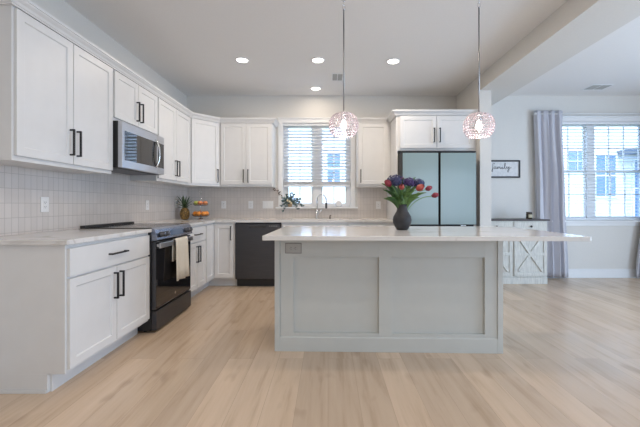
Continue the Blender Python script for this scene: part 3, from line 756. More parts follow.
# ================================================================== outlets and switches
def outlet(label, loc, rotz, n=1, switch=False, grey=False, horizontal=False):
    t = thing('light_switch' if switch else 'wall_outlet', label, 'switch' if switch else 'outlet', loc, rotz)
    w = 0.072+0.046*(n-1); h = 0.116; pl = 'greyplastic' if grey else 'plastic'
    def bx(mb, x0, x1, z0, z1, y0, y1):
        if horizontal: return mb.box((z0, y0, x0), (z1, y1, x1))
        return mb.box((x0, y0, z0), (x1, y1, z1))
    if grey: bx(MB(), -w/2-0.004, w/2+0.004, -h/2-0.004, h/2+0.004, -0.004, 0).build('surround', 'outletedge', t)
    bx(MB(), -w/2, w/2, -h/2, h/2, -0.006, -0.004 if grey else 0).build('cover_plate', pl, t, bevel=0.002)
    for i in range(n):
        cx = -w/2+0.036+0.046*i
        if switch:
            bx(MB(), cx-0.0165, cx+0.0165, -0.033, 0.033, -0.0095, -0.0062).build('rocker', pl, t, bevel=0.002)
        else:
            rc = bx(MB(), cx-0.017, cx+0.017, -0.034, 0.034, -0.008, -0.0062).build('receptacle', pl, t, bevel=0.002)
            sl_ = MB()
            for cz in (-0.017, 0.017):
                bx(sl_, cx-0.008, cx-0.0055, cz-0.005, cz+0.005, -0.0084, -0.0081); bx(sl_, cx+0.0055, cx+0.008, cz-0.005, cz+0.005, -0.0084, -0.0081)
                bx(sl_, cx-0.002, cx+0.002, cz-0.012, cz-0.008, -0.0084, -0.0081)
            sl_.build('slots', 'slot', rc)
    return t
TX = WX+0.0082; TY = WY-0.0082
outlet('white outlet on the left wall tile nearest the camera', (TX, 2.565, 1.125), PI/2)
outlet('white outlet on the tile behind the range, left wall', (TX, 4.02, 1.120), PI/2)
outlet('white outlet on the left wall tile in the corner behind the pineapple', (TX, 4.80, 1.135), PI/2)
outlet('white outlet on the back tile just right of the fruit stand', (-1.608, TY, 1.125), 0)
outlet('white outlet on the back tile next to the triple switch', (-1.19, TY, 1.125), 0)
outlet('white triple rocker switch on the back tile left of the window', (-0.925, TY, 1.125), 0, 3, True)
outlet('white outlet on the back tile right of the window, below the narrow cabinet', (0.775, TY, 1.12), 0)
outlet('grey horizontal outlet at the upper left of the island front', (-0.405+0.140, 2.575-0.0035-0.0005, 0.790), IR, 1, False, True, True)

# ================================================================== PENDANTS
def pendant(label, x, y, z):
    t = thing('pendant_lamp', label, 'pendant lamp', (x, y, z), 0, 'crystal bead pendant lamps over the island')
    top = CZ-z
    MB().lathe([(0.06, top-0.0005), (0.06, top-0.012), (0.05, top-0.022), (0.012, top-0.026)], 28).build('canopy', 'chrome', t)
    lk = MB()
    for k, zz in enumerate((top-0.045, top-0.078, top-0.108)):
        pts = []
        for i in range(13):
            a = 2*PI*i/12; u, v = 0.011*math.cos(a), 0.021*math.sin(a)
            pts.append((u, 0, zz+v) if k % 2 == 0 else (0, u, zz+v))
        lk.tube(pts, 0.0025, 6, caps=False)
    lk.build('chain_link', 'chrome', t)
    MB().tube([(0,0,top-0.125), (0,0,0.10)], 0.0055, 10).build('rod', 'rod', t)
    R = 0.114; HH = 0.098
    wr = MB()
    sh = thing_mesh = MB()
    rows = 11
    for j in range(rows):
        th = 0.27+(PI-0.27-0.62)*j/(rows-1)
        rr = R*(math.sin(th)**0.68); zz = HH*math.cos(th)
        pts = [(rr*math.cos(2*PI*i/36), rr*math.sin(2*PI*i/36), zz) for i in range(37)]
        wr.tube(pts, 0.0011, 4, caps=False)
        nb = max(10, int(2*PI*rr/0.0225))
        for i in range(nb):
            a = 2*PI*(i+0.5*(j % 2))/nb
            c = (rr*math.cos(a), rr*math.sin(a), zz)
            bmr = 0.0068
            sh.ball(c, bmr, 6, 4)
    for i in range(12):
        a = 2*PI*i/12; pts = []
        for k in range(13):
            th = 0.10+(PI-0.10-0.62)*k/12; rr = R*(math.sin(th)**0.68)*0.99; pts.append((rr*math.cos(a), rr*math.sin(a), HH*math.cos(th)))
        wr.tube(pts, 0.0011, 4, caps=False)
    cage = wr.build('wire_cage', 'chrome', t)
    MB.build(sh, 'crystal_beads', 'crystal', cage)
    so = MB().lathe([(0.008, 0.10), (0.02, 0.095), (0.02, 0.05), (0.016, 0.045)], 16).build('socket', 'chrome', t)
    MB().lathe([(0.010, 0.045), (0.016, 0.03), (0.026, 0.0), (0.022, -0.022), (0.010, -0.034), (0.001, -0.036)], 16).build('light_bulb', 'bulb', so)
    l = bpy.data.lights.new('pendant_bulb', 'POINT'); l.energy = 1.2; l.shadow_soft_size = 0.03; l.color = (1.0, 0.88, 0.82)
    o = bpy.data.objects.new('pendant_bulb', l); COL.objects.link(o); o.parent = t; o.location = (0, 0, -0.06)
pendant('crystal bead pendant lamp hanging at left in front of the sink window', 0.126, 2.68, 1.757)
pendant('crystal bead pendant lamp hanging at right beside the fridge cabinet', 1.194, 2.65, 1.745)

# ================================================================== FAUCET & SINK ITEMS
fa = thing('kitchen_faucet', 'chrome pull down gooseneck faucet behind the sink below the window', 'faucet', (-0.165, WY-0.085, 0.9142))
MB().lathe([(0.028, 0), (0.028, 0.008), (0.021, 0.016), (0.021, 0.11), (0.015, 0.125)], 20).build('faucet_base', 'chrome', fa)
pts = [(0,0,0.12),(0,0,0.24)]
ux, uy = 0.93, -0.36
for k in range(1, 13):
    a = PI*k/12; r = 0.075; d = r-r*math.cos(a); pts.append((d*ux, d*uy, 0.27+r*math.sin(a)*1.25))
pts.append((0.15*ux, 0.15*uy, 0.235))
MB().tube(pts, 0.0115, 12).build('gooseneck_spout', 'chrome', fa)
MB().lathe([(0.013, 0.0), (0.016, 0.02), (0.016, 0.075), (0.011, 0.085)], 14, (0.15*ux, 0.15*uy, 0.155)).build('spray_head', 'blacksteel', fa)
MB().tube([(0.018,-0.005,0.075),(0.045,-0.02,0.10),(0.075,-0.03,0.145)], [0.010,0.007,0.006], 10).build('lever_handle', 'chrome', fa)
sp = thing('soap_dispenser', 'small dark bronze soap pump on the counter right of the faucet', 'soap dispenser', (0.03, WY-0.09, 0.9142))
MB().lathe([(0.016, 0), (0.016, 0.006), (0.009, 0.012), (0.009, 0.035)], 14).build('dispenser_base', 'wirerack', sp)
MB().tube([(0,0,0.033),(0,0,0.05),(0.01,-0.03,0.052),(0.012,-0.045,0.045)], 0.006, 8).build('nozzle', 'wirerack', sp)
# round white dish on the sill
dsh = thing('round_dish', 'small round white dish propped on the window sill right of the faucet', 'dish', (0.165, WY+0.018, KW[2]))
MB().lathe([(0.001, 0.004), (0.035, 0.004), (0.05, 0.0), (0.052, 0.003), (0.037, 0.008), (0.001, 0.008)], 24, (0, 0, 0.052), 'y', caps=False).build('dish_plate', 'plastic', dsh)
MB().box((-0.02, -0.012, 0), (0.02, 0.02, 0.006)).build('stand', 'plastic', dsh)

# eucalyptus arrangement
def leaf_quad(mb, base, direction, normal, L, W, n=4, cup=0.15, tipsharp=1.0):
    d = Vector(direction).normalized(); nn = Vector(normal); s = d.cross(nn)
    if s.length < 1e-4: s = d.cross(Vector((1, 0.3, 0.2)))
    s.normalize(); u = s.cross(d).normalized(); vs = []; fs = []
    for i in range(n+1):
        t = i/n; w = W*math.sin(PI*min(1, max(0, 0.06+t*0.94)))**tipsharp*0.5
        c = Vector(base)+d*L*t+u*(-cup*L*t*t)
        vs += [tuple(c-s*w+u*w*0.25), tuple(c), tuple(c+s*w+u*w*0.25)]
    m = len(vs); vs += [tuple(Vector(v)-u*0.0012) for v in vs]
    for i in range(n):
        a = 3*i
        for k in (0, 1):
            fs.append((a+k, a+k+1, a+k+4, a+k+3)); fs.append((m+a+k, m+a+k+3, m+a+k+4, m+a+k+1))
        fs.append((a, a+3, m+a+3, m+a)); fs.append((a+2, m+a+2, m+a+5, a+5))
    fs.append((0, m, m+1, 1)); fs.append((1, m+1, m+2, 2)); q = 3*n
    fs.append((q, q+1, m+q+1, m+q)); fs.append((q+1, q+2, m+q+2, m+q+1))
    mb.add(vs, fs, True)
eu = thing('eucalyptus_plant', 'trailing blue green eucalyptus in a small tan pot on the window sill', 'plant', (-0.585, WY-0.020, KW[2]))
MB().lathe([(0.024, 0.0), (0.030, 0.004), (0.038, 0.055), (0.040, 0.06), (0.036, 0.06), (0.034, 0.05)], 20).build('pot', 'wicker', eu)
rnd = random.Random(3)
ends = [(-0.10,-0.03,0.14),(-0.13,-0.03,0.02),(-0.05,-0.05,0.18),(0.0,-0.05,0.14),(0.06,-0.04,0.19),(0.10,-0.05,0.13),(0.16,-0.05,0.08),(0.20,-0.05,0.02),(0.13,-0.06,-0.03),
        (0.06,-0.07,0.05),(-0.09,-0.08,-0.06),(-0.03,-0.07,0.06),(0.10,-0.06,0.04),(0.17,-0.03,0.13),(-0.12,-0.02,0.09),(0.03,-0.03,0.22)]
for e in ends:
    p0 = Vector((rnd.uniform(-0.015,0.015), rnd.uniform(-0.015,0.015), 0.045)); p3 = Vector(e)
    p1 = p0+Vector((e[0]*0.2, e[1]*0.4, 0.06)); pts = []
    for k in range(8):
        t = k/7; pts.append(tuple((1-t)**2*p0+2*t*(1-t)*p1+t*t*p3))
    st = MB().tube(pts, [0.0025*(1-0.5*k/7) for k in range(8)], 5).build('stem', 'twig', eu)
    lf = MB()
    for k in range(2, 8):
        c = Vector(pts[k])
        for q in range(3):
            a = rnd.uniform(0, 2*PI); d = Vector((math.cos(a), math.sin(a)*0.5-0.2, rnd.uniform(-0.5, 0.7)))
            leaf_quad(lf, c, d, (rnd.uniform(-.5,.5), -1, rnd.uniform(-.3,.6)), rnd.uniform(0.024, 0.036), rnd.uniform(0.02, 0.028), 3, 0.1, 0.6)
    lf.build('leaves', 'eucalyptus', st)
for (bx, by, bz) in ((0.005,-0.06,0.085),(0.03,-0.065,0.06),(-0.03,-0.06,0.10)):
    bl = MB()
    for k in range(8):
        a = 2*PI*k/8; leaf_quad(bl, (bx, by, bz), (math.cos(a), -0.35, math.sin(a)), (0, -1, 0), 0.020, 0.013, 3, -0.2, 0.7)
    bl.ball((bx, by-0.004, bz), 0.006, 8, 6); bl.build('blossom', 'cream', eu)
# dried sprig hooked under the cabinet corner
tw = thing('dried_sprig', 'brown dried sprig hanging against the window casing under the left cabinet', 'sprig', (-0.80, WY-0.03, 1.385))
MB().tube([(-0.03,0,0.0),(0.0,-0.005,-0.035),(0.05,-0.005,-0.07),(0.085,0,-0.12)], [0.003,0.003,0.0025,0.0015], 6).build('stem', 'twig', tw)
lf = MB()
for (px_, pz_, dx_, dz_) in ((0.0,-0.035,-1,-0.3),(0.02,-0.05,1,0.6),(0.05,-0.07,-0.3,-1),(0.05,-0.07,1,0.4),(0.08,-0.11,0.7,-0.8),(0.07,-0.1,-1,-0.4),(-0.02,-0.01,-0.8,-0.7)):
    leaf_quad(lf, (px_,-0.004,pz_), (dx_,-0.2,dz_), (0,-1,0), 0.035, 0.016, 3, 0.1, 0.8)
lf.build('leaves', 'twig', tw)

# ================================================================== PINEAPPLE and FRUIT STAND
pa = thing('pineapple', 'ripe pineapple standing in the counter corner left of the fruit stand', 'pineapple', (-2.035, 4.76, 0.9142))
MB().lathe([(0.02,0),(0.045,0.006),(0.060,0.035),(0.066,0.075),(0.062,0.115),(0.048,0.15),(0.028,0.168),(0.01,0.172)], 28).build('fruit', 'pineskin', pa)
lf = MB(); rnd = random.Random(11)
for ring, (nl, L, tilt) in enumerate(((9,0.11,1.2),(9,0.14,0.9),(8,0.165,0.62),(7,0.18,0.36),(4,0.19,0.12))):
    for i in range(nl):
        a = 2*PI*(i+0.5*ring)/nl+rnd.uniform(-.1,.1); tl = tilt*rnd.uniform(0.85,1.1)
        d = Vector((math.sin(tl)*math.cos(a), math.sin(tl)*math.sin(a), math.cos(tl)))
        leaf_quad(lf, (0.012*math.cos(a), 0.012*math.sin(a), 0.163+0.004*ring), d, (-math.cos(a), -math.sin(a), 0.6), L*rnd.uniform(0.85,1.05), 0.022, 5, 0.25, 1.0)
lf.build('leaf_crown', 'pineleaf', pa)

SXc, SYc = -1.785, 4.70
st = thing('tiered_fruit_stand', 'two tier wire fruit stand on the counter corner beside the pineapple', 'fruit stand', (SXc, SYc, 0.9142))
MB().lathe([(0.055,0),(0.055,0.006),(0.03,0.016),(0.012,0.03)], 24).build('stand_base', 'chrome', st)
MB().tube([(0,0,0.02),(0,0,0.37)], 0.005, 8).build('center_pole', 'chrome', st)
rg2 = [(0.016*math.cos(2*PI*i/16), 0, 0.384+0.016*math.sin(2*PI*i/16)) for i in range(17)]
MB().tube(rg2, 0.003, 6, caps=False).build('ring_handle', 'chrome', st)
def basket(R, z, d):
    mb = MB()
    ring = lambda r, zz: mb.tube([(r*math.cos(2*PI*i/32), r*math.sin(2*PI*i/32), zz) for i in range(33)], 0.0022, 5, caps=False)
    ring(R, z+d); ring(R*0.93, z+d*0.5); ring(R*0.8, z+0.004); ring(R*0.4, z+0.002)
    for i in range(20):
        a = 2*PI*i/20; mb.tube([(0.006*math.cos(a),0.006*math.sin(a),z),(R*0.78*math.cos(a),R*0.78*math.sin(a),z+0.003),(R*0.93*math.cos(a),R*0.93*math.sin(a),z+d*0.5),(R*math.cos(a),R*math.sin(a),z+d)], 0.0014, 4)
    return mb
basket(0.118, 0.045, 0.035).build('lower_basket', 'wirerack', st)
basket(0.100, 0.195, 0.032).build('upper_basket', 'wirerack', st)
def fruit(kind, x, y, z, r, label, cat, grp):
    t = thing(kind, label, cat, (SXc+x, SYc+y, 0.9142+z), random.uniform(0, 6), grp)
    m = {'orange': 'orange', 'green_apple': 'apple', 'red_apple': 'peach'}[kind]
    if kind == 'orange': fn = lambda d: 1-0.06*max(0, d.z-0.9)/0.1
    else: fn = lambda d: (1+0.05*d.z)*(1-0.28*max(0, d.z-0.86)/0.14)*(1-0.12*max(0, -d.z-0.9)/0.1)
    MB().ball((0,0,r), r, 18, 14, (1,1,0.94), fn).build('fruit_body', m, t)
    if kind == 'orange': MB().lathe([(0.004,0),(0.003,0.002)], 8, (0,0,2*r*0.94+0.000)).build('navel', 'stem', t)
    else: MB().tube([(0,0,r*1.60),(0.002,0,r*1.85),(0.006,0,r*2.1)], 0.0014, 5).build('stem', 'twig', t)
LZ, UZ_ = 0.0505, 0.2005
for (x, y_, r, lb) in ((-0.067,-0.025,0.036,'orange at the far left of the lower fruit basket'),(-0.012,-0.066,0.036,'orange at the front of the lower fruit basket, left of centre'),
                      (0.056,-0.046,0.036,'orange at the front right of the lower fruit basket'),(0.066,0.034,0.036,'orange at the right rear of the lower fruit basket'),(-0.045,0.05,0.036,'orange at the left rear of the lower fruit basket')):
    fruit('orange', x, y_, LZ, r, lb, 'orange', 'oranges in the lower fruit basket')
fruit('green_apple', -0.056, -0.022, UZ_, 0.034, 'green apple at the left of the upper fruit basket', 'apple', 'green apples in the upper basket')
fruit('green_apple', -0.028, 0.048, UZ_, 0.033, 'green apple at the left rear of the upper fruit basket', 'apple', 'green apples in the upper basket')
fruit('red_apple', 0.012, -0.056, UZ_, 0.034, 'red orange apple at the front middle of the upper fruit basket', 'apple', 'red apples in the upper basket')
fruit('red_apple', 0.062, 0.000, UZ_, 0.033, 'red orange apple at the right of the upper fruit basket', 'apple', 'red apples in the upper basket')

# ================================================================== VASE and FLOWERS
VX, VY, VZ = 0.62, 2.80, 0.9142
vs_ = thing('flower_vase', 'matte black bulbous vase holding flowers on the island', 'vase', (VX, VY, VZ))
MB().lathe([(0.040,0),(0.046,0.003),(0.062,0.03),(0.074,0.06),(0.077,0.085),(0.072,0.11),(0.060,0.132),(0.047,0.155),(0.042,0.172),(0.041,0.195),(0.045,0.212),(0.040,0.212),(0.036,0.19),(0.038,0.165),(0.05,0.135),(0.05,0.07),(0.03,0.02)], 36).build('vase_body', 'vase', vs_)
def bez(p0, p1, p2, n=8): return [tuple((1-t)**2*Vector(p0)+2*t*(1-t)*Vector(p1)+t*t*Vector(p2)) for t in [k/n for k in range(n+1)]]
def petal_cup(mb, c, d, R, L, openness, npet=6):
    d = Vector(d).normalized(); s = d.orthogonal().normalized(); u = d.cross(s)
    for i in range(npet):
        a = 2*PI*i/npet; rad = s*math.cos(a)+u*math.sin(a); tan = d.cross(rad)
        vs = []; fs = []; n = 6; w3 = (-1, 0, 1); k2 = 0.93 if i % 2 else 1.0
        for j in range(n+1):
            t = j/n; rr = R*k2*(math.sin(min(1, t*1.5+0.12)*PI/2))*(1-(1-openness)*0.65*max(0, t-0.55)/0.45)
            hw = R*0.85*math.sin(PI*(0.12+0.86*t))**0.7
            if j == n: hw = R*0.12
            for q in w3: vs.append(tuple(Vector(c)+d*L*t+rad*(rr-abs(q)*hw*0.30)+tan*q*hw))
        m = len(vs); cc_ = Vector(c)
        vs += [tuple(Vector(v)-rad*0.0015) for v in vs]
        for j in range(n):
            for q in (0, 1):
                k = 3*j+q; fs.append((k,k+1,k+4,k+3)); fs.append((m+k,m+k+3,m+k+4,m+k+1))
            fs.append((3*j,3*j+3,m+3*j+3,m+3*j)); fs.append((3*j+2,m+3*j+2,m+3*j+5,3*j+5))
        mb.add(vs, fs, True)
def tulip(label, tip, size, m, opened=0.3, bend=0.5):
    # tip relative to vase mouth centre
    t = thing('tulip', label, 'tulip', (VX, VY, VZ+0.18), 0, 'tulips in the black vase')
    p0 = (0.012*(1 if tip[0] > 0 else -1), 0.006*(1 if tip[1] > 0 else -1), -0.08); p2 = Vector(tip); p1 = Vector((tip[0]*0.35, tip[1]*0.35, max(0.04, tip[2]*0.75+0.02)))
    pts = bez(p0, p1, p2); d = (Vector(pts[-1])-Vector(pts[-2])).normalized()
    d = (d+Vector((0,0,0.15))).normalized()
    MB().tube(pts, 0.0032, 7).build('stem', 'stem', t)
    mb = MB(); petal_cup(mb, Vector(tip), d, size*0.5, size*1.35, opened); mb.build('bloom', m, t)
    return t
tulip('crimson tulip reaching farthest right from the black vase', (0.235,-0.035,0.100), 0.042, 'tulipdark', 0.5)
tulip('crimson tulip second from the right, upper right edge of the bouquet', (0.192,-0.01,0.155), 0.042, 'tulipdark', 0.3)
tulip('large coral tulip at the front right of the bouquet, largest bloom', (0.098,-0.085,0.150), 0.052, 'tulip', 0.25)
tulip('coral tulip at the front left of the bouquet between the violet clusters', (-0.024,-0.095,0.155), 0.042, 'tulip', 0.3)
tulip('dark crimson tulip at the upper left edge of the bouquet', (-0.105,-0.055,0.185), 0.050, 'tulipdark', 0.3)
tulip('crimson tulip half hidden behind the violet clusters', (0.01,0.04,0.215), 0.040, 'tulipdark', 0.3)
def cluster(label, tip, R, m, n=34):
    t = thing('hydrangea', label, 'flower', (VX, VY, VZ+0.18), 0, 'violet hydrangeas in the black vase')
    p0 = (0, 0.008, -0.08); pts = bez(p0, (tip[0]*0.3, tip[1]*0.3, tip[2]*0.6), tip)
    MB().tube(pts, 0.0032, 7).build('stem', 'stem', t)
    mb = MB(); rnd = random.Random(int(R*1e5)+int(abs(tip[0])*1000))
    for i in range(n):
        zc = 1-1.55*(i+0.5)/n; a = i*2.39996; rr = math.sqrt(max(0, 1-zc*zc)); nd = Vector((rr*math.cos(a), rr*math.sin(a), zc))
        jr = R*rnd.uniform(0.82, 1.2); c = Vector(tip)+Vector((nd.x*jr, nd.y*jr, nd.z*jr*0.8))
        s = nd.orthogonal().normalized(); u = nd.cross(s); ph = rnd.uniform(0, PI)
        for k in range(4):
            b = ph+k*PI/2; dd_ = s*math.cos(b)+u*math.sin(b)
            leaf_quad(mb, c, dd_+nd*0.35, nd, 0.016, 0.013, 2, 0.1, 0.5)
    mb.ball(tip, R*0.8, 12, 8, (1,1,0.8)); mb.build('flower_head', m, t)
cluster('large violet blue flower cluster at the upper left of the bouquet', (-0.060,-0.02,0.222), 0.060, 'purple', 60)
cluster('violet flower cluster at the top middle of the bouquet', (0.050,-0.025,0.212), 0.044, 'purple2', 40)
cluster('violet blue flower cluster at the upper right of the bouquet', (0.135,-0.005,0.205), 0.042, 'purple', 40)
gr = thing('bouquet_greenery', 'green leaves and filler sprigs spreading from the black vase', 'foliage', (VX, VY, VZ+0.18))
rnd = random.Random(5)
spec = [(-0.178,-0.04,0.205,0.034),(-0.165,-0.01,0.155,0.03),(-0.12,-0.07,0.075,0.036),(-0.135,-0.05,0.09,0.034),(-0.06,-0.09,0.10,0.04),(-0.02,-0.10,0.075,0.036),(0.03,-0.10,0.12,0.038),
        (0.09,-0.08,0.075,0.036),(0.15,-0.06,0.12,0.036),(0.19,-0.04,0.13,0.03),(0.12,0.03,0.262,0.036),(0.09,0.0,0.245,0.032),(-0.12,0.03,0.19,0.036),(0.0,0.07,0.22,0.036),(-0.09,-0.07,0.13,0.038),
        (0.05,-0.10,0.17,0.034),(-0.05,-0.10,0.17,0.034),(-0.14,-0.06,0.22,0.03),(0.0,-0.05,0.25,0.03),(0.15,0.02,0.09,0.036),(-0.15,0.03,0.08,0.036),(0.06,0.06,0.15,0.038),(0.0,-0.08,0.14,0.036),(-0.03,-0.095,0.11,0.034),(0.06,-0.09,0.13,0.036),
        (0.11,-0.02,0.17,0.04),(-0.05,0.03,0.15,0.04),(0.165,0.01,0.215,0.03),(-0.10,-0.03,0.20,0.034),(0.02,-0.03,0.20,0.034),(0.10,-0.08,0.11,0.034),(-0.11,-0.075,0.085,0.034)]
for (x, y_, z, wd_) in spec:
    mb = MB(); p0 = Vector((x*0.12, y_*0.12, -0.03)); pts = [Vector(p) for p in bez(p0, (x*0.35, y_*0.35, z*0.7+0.03), (x, y_, z), 7)]
    vs = []; fs = []; n = 7
    for j, p in enumerate(pts):
        d = (pts[min(j+1, n)]-pts[max(j-1, 0)]).normalized(); s = d.cross(Vector((0,-1,0.35)))
        s = s.normalized() if s.length > 1e-4 else Vector((1,0,0)); u = s.cross(d).normalized()
        hw = 0.5*wd_*math.sin(PI*(0.10+0.88*j/n))**0.8
        vs += [tuple(p-s*hw+u*hw*0.4), tuple(p), tuple(p+s*hw+u*hw*0.4)]
    m_ = len(vs); vs += [tuple(Vector(v)+Vector((0,0.0012,-0.0008))) for v in vs]
    for j in range(n):
        for q in (0, 1):
            k = 3*j+q; fs.append((k,k+1,k+4,k+3)); fs.append((m_+k,m_+k+3,m_+k+4,m_+k+1))
        fs.append((3*j,3*j+3,m_+3*j+3,m_+3*j)); fs.append((3*j+2,m_+3*j+2,m_+3*j+5,3*j+5))
    mb.add(vs, fs, True); mb.build('leaf', 'leaf', gr)

# ================================================================== DINING SIDE
sb = thing('sideboard', 'whitewashed farmhouse sideboard with dark top and crossed brace doors', 'sideboard', (2.14, 4.76, 0))
BW, BDp, BH = 0.975, 0.36, 0.895
MB().box((0, 0.0, 0.09), (BW, BDp, BH)).build('cabinet_body', 'barn', sb, bevel=0.002)
MB().box((0.0, -0.006, 0.0), (BW, BDp, 0.0895)).build('plinth', 'barn', sb, bevel=0.002)
MB().box((-0.01, -0.022, BH+0.0003), (BW+0.028, BDp, BH+0.022)).build('sideboard_top', 'darktop', sb, bevel=0.003)
for k, a in enumerate((0.012, 0.500)):
    wdt = 0.463
    dwr = MB().box((0, -0.014, 0), (wdt, -0.0003, 0.125)).build('drawer', 'barn', sb, loc=(a, 0, 0.755), bevel=0.002)
    MB().lathe([(0.007, 0), (0.007, 0.012), (0.015, 0.018), (0.014, 0.026), (0.006, 0.029)], 16, (wdt/2, -0.014, 0.062), 'y').build('knob', 'black', dwr)
    dm = MB(); hh = 0.620; e = 0.045; y0, y1 = -0.018, -0.0003
    dm.box((0, -0.008, 0), (wdt, y1, hh))
    dm.box((0, y0, 0), (e, -0.0081, hh)); dm.box((wdt-e, y0, 0), (wdt, -0.0081, hh)); dm.box((e, y0, 0), (wdt-e, -0.0081, e)); dm.box((e, y0, hh-e), (wdt-e, -0.0081, hh))
    dm.box((e, y0, hh/2-0.02), (wdt-e, -0.0081, hh/2+0.02))
    do = dm.build('door', 'barn', sb, loc=(a, 0, 0.115), bevel=0.0015)
    for sgn in (1, -1):
        xa, za, xb, zb = (e, hh-e, wdt-e, e) if sgn == 1 else (e, e, wdt-e, hh-e)
        dv = Vector((xb-xa, 0, zb-za)).normalized(); nn = Vector((-dv.z, 0, dv.x))*0.019
        pr = [(xa+dv.x*0.03, za+dv.z*0.03), (xb-dv.x*0.03, zb-dv.z*0.03)]
        yy = y0-0.0035-(0.003 if sgn == 1 else 0)
        pts = [(pr[0][0]+nn.x, pr[0][1]+nn.z), (pr[0][0]-nn.x, pr[0][1]-nn.z), (pr[1][0]-nn.x, pr[1][1]-nn.z), (pr[1][0]+nn.x, pr[1][1]+nn.z)]
        MB().prism_axis(pts, yy, -0.0081, 'y').build('diagonal_brace', 'barn', do, bevel=0.001)
cj = thing('candle_jar', 'small dark candle jar with tan label on the sideboard', 'candle', (2.925, 4.87, BH+0.0225))
MB().lathe([(0.036,0),(0.041,0.004),(0.041,0.078),(0.036,0.086),(0.036,0.088)], 28).build('jar', 'amber', cj)
MB().lathe([(0.039,0.0885),(0.039,0.101),(0.036,0.104)], 28).build('lid', 'darktop', cj)
lb = MB(); vs = []; fs = []; n = 10
for i in range(n+1):
    a = -PI/2+(-0.75+1.5*i/n); vs += [(0.0415*math.cos(a),0.0415*math.sin(a),0.02),(0.0415*math.cos(a),0.0415*math.sin(a),0.066)]
for i in range(n): fs.append((2*i,2*i+2,2*i+3,2*i+1))
lb.add(vs, fs, True); lb.build('jar_label', 'label', cj, weld=False)

# family sign
sg = thing('wall_sign', 'black framed white sign reading family on the dining wall', 'sign', (2.44, WY-0.0005, 1.541))
SW, SH = 0.517, 0.268; e = 0.021
MB().box((e, -0.010, e), (SW-e, -0.001, SH-e)).build('sign_board', 'signboard', sg)
fm = MB(); fm.box((0, -0.022, 0), (e, 0, SH)); fm.box((SW-e, -0.022, 0), (SW, 0, SH)); fm.box((e, -0.022, 0), (SW-e, 0, e)); fm.box((e, -0.022, SH-e), (SW-e, 0, SH))
fm.build('frame', 'black', sg, bevel=0.002)
strokes = [
 [(178,172),(170,158),(158,168),(154,200),(154,235),(152,262),(143,262),(146,240),(160,222),(172,216)],
 [(192,206),(178,203),(171,218),(179,230),(190,220),(194,205),(195,222),(202,230),(209,218)],
 [(209,218),(212,204),(213,230),(217,212),(226,204),(229,228),(233,212),(242,204),(246,226),(254,230),(262,218)],
 [(262,218),(270,203),(272,224),(280,231),(290,220)], [(272,186),(273,190)],
 [(290,220),(306,192),(310,166),(302,160),(298,182),(300,222),(310,232),(320,220)],
 [(320,220),(328,200),(330,222),(342,224),(352,200),(352,240),(344,268),(334,262),(344,240),(366,222),(380,212)]]
tx = MB()
for s_ in strokes:
    pp = [Vector((2.342+u*0.001263-2.44, -0.0112, 1.968-v*0.001263-1.541)) for u, v in s_]
    sm = []
    for i in range(len(pp)-1):
        a = pp[max(i-1, 0)]; b = pp[i]; c = pp[i+1]; d = pp[min(i+2, len(pp)-1)]
        for k in range(4):
            t = k/4; sm.append(0.5*((2*b)+(-a+c)*t+(2*a-5*b+4*c-d)*t*t+(-a+3*b-3*c+d)*t**3))
    sm.append(pp[-1]); tx.tube(sm, 0.0028, 6)
tx.build('lettering', 'black', sg)

# curtains and rod
rod = thing('curtain_rod', 'thin white curtain rod above the dining window', 'curtain rod', (3.15, WY-0.085, 2.505))
MB().tube([(0,0,0),(1.98,0,0)], 0.010, 12).build('rod', 'trim', rod)
for xx in (0.0, 1.98): MB().ball((xx,0,0), 0.018, 12, 8).build('finial', 'trim', rod)
for xx in (0.01, 1.96): MB().tube([(xx,0,0),(xx,0.083,0)], 0.006, 8).build('bracket', 'trim', rod)
def curtain(label, xt0, xt1, xb0, xb1, xm0, xm1, seed):
    rnd = random.Random(seed); mb = MB(); nx, nz = 90, 30; z0, z1 = 0.02, 2.555; yc = WY-0.085
    ph = [rnd.uniform(0, 6) for _ in range(4)]; vs = []; fs = []
    for side in (0, 1):
        for j in range(nz+1):
            t = j/nz; z = z1+(z0-z1)*t
            if t < 0.5: q = t/0.5; q = q*q*(3-2*q); a0 = xt0+(xm0-xt0)*q; a1 = xt1+(xm1-xt1)*q
            else: q = (t-0.5)/0.5; q = q*q*(3-2*q); a0 = xm0+(xb0-xm0)*q; a1 = xm1+(xb1-xm1)*q
            amp = 0.022+0.020*min(1, t*3)
            for i in range(nx+1):
                u = i/nx; f_ = 4.0
                w_ = u+0.045*math.sin(2*PI*u+ph[2])+0.02*math.sin(5*u+2*t); yy = amp*math.sin(w_*f_*2*PI+ph[0])+0.008*math.sin(u*f_*4*PI+ph[1]+t*2)+0.006*math.sin(u*17+t*5+ph[2])
                if t < 0.06: yy = yy*0.45+(-1 if math.sin(u*f_*2*PI+ph[0]) < 0 else 1)*0.012
                xx = a0+(a1-a0)*u+0.006*math.sin(u*f_*4*PI+ph[3])
                vs.append((xx, yc-0.0+yy*0.9-(0.003 if side else 0), z))
    n = nx+1; K = (nz+1)*n
    for j in range(nz):
        for i in range(nx):
            a = j*n+i; fs.append((a,a+1,a+n+1,a+n)); fs.append((K+a,K+a+n,K+a+n+1,K+a+1))
        for i in (0, nx): a = j*n+i; fs.append((a,a+n,K+a+n,K+a))
    for i in range(nx):
        for j in (0, nz): a = j*n+i; fs.append((a,K+a,K+a+1,a+1))
    mb.add(vs, fs, True)
    return tag(mb.build('curtain', 'curtain'), label, 'curtain', 'grey dining window curtains')
curtain('pale grey curtain left of the dining window, beside the sideboard', 3.13, 3.57, 3.20, 3.66, 3.17, 3.62, 4)
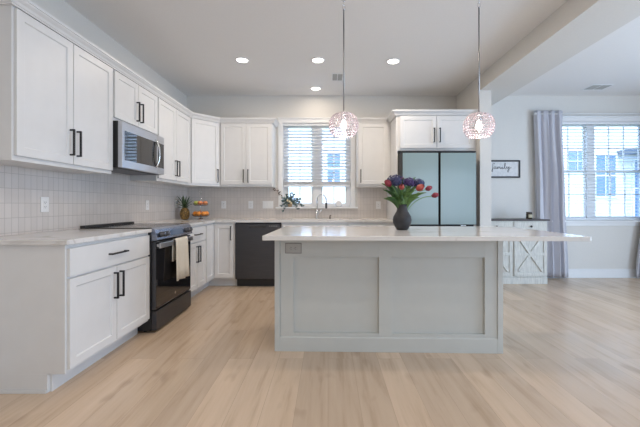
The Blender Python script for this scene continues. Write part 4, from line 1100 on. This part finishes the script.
curtain('pale grey curtain at the right picture edge beside the dining window', 4.84, 5.10, 4.66, 5.05, 4.80, 5.08, 9)

# ================================================================== OUTSIDE
struct(MB().box((-12, WY+T+0.1, -0.35), (20, 30, -0.25)).build('ground', 'grass'))
nh = thing('neighbor_house', 'white sided house seen through the window blinds', 'house', (0, 12.0, -0.25))
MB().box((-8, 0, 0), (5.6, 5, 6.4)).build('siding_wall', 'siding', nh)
MB().prism_axis([(-0.5,6.4),(5.5,6.4),(2.5,8.2)], -8.4, 6.0, 'x').build('roof', 'roofing', nh)
def ext_window(root, x, z, w, h):
    t = MB(); e = 0.07
    t.box((x-e, -0.05, z-e), (x, -0.001, z+h+e)); t.box((x+w, -0.05, z-e), (x+w+e, -0.001, z+h+e)); t.box((x, -0.05, z-e), (x+w, -0.001, z)); t.box((x, -0.05, z+h), (x+w, -0.001, z+h+e))
    t.box((x, -0.04, z+h/2-0.025), (x+w, -0.012, z+h/2+0.025)); t.box((x+w/2-0.012, -0.035, z), (x+w/2+0.012, -0.012, z+h))
    f_ = t.build('window', 'siding_frame', root); MB().box((x, -0.010, z), (x+w, -0.001, z+h)).build('pane', 'extglass', f_)
ext_window(nh, -0.02, 2.15, 0.45, 1.05); ext_window(nh, -4.5, 1.5, 0.9, 1.5)
n2 = thing('neighbor_garage_house', 'white sided house with porch posts seen through the dining window', 'house', (8.0, 12.6, -0.25))
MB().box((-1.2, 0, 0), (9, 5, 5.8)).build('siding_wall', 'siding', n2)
MB().prism_axis([(-0.5,5.8),(5.5,5.8),(2.5,7.6)], -1.5, 9.3, 'x').build('roof', 'roofing', n2)
ext_window(n2, 2.05, 1.7, 0.75, 1.55); ext_window(n2, 0.95, 2.6, 0.85, 0.8); ext_window(n2, 3.5, 0.95, 0.8, 2.1)  # middle window painted in for a bluish shadow area, last for a dark area
for xx in (2.95, 3.25, 4.4): MB().box((xx, -1.2, 0), (xx+0.14, -1.06, 3.2)).build('porch_post', 'siding_frame', n2)
MB().box((2.85, -1.3, 3.2), (9.2, -0.001, 3.4)).build('porch_roof', 'roofing', n2)
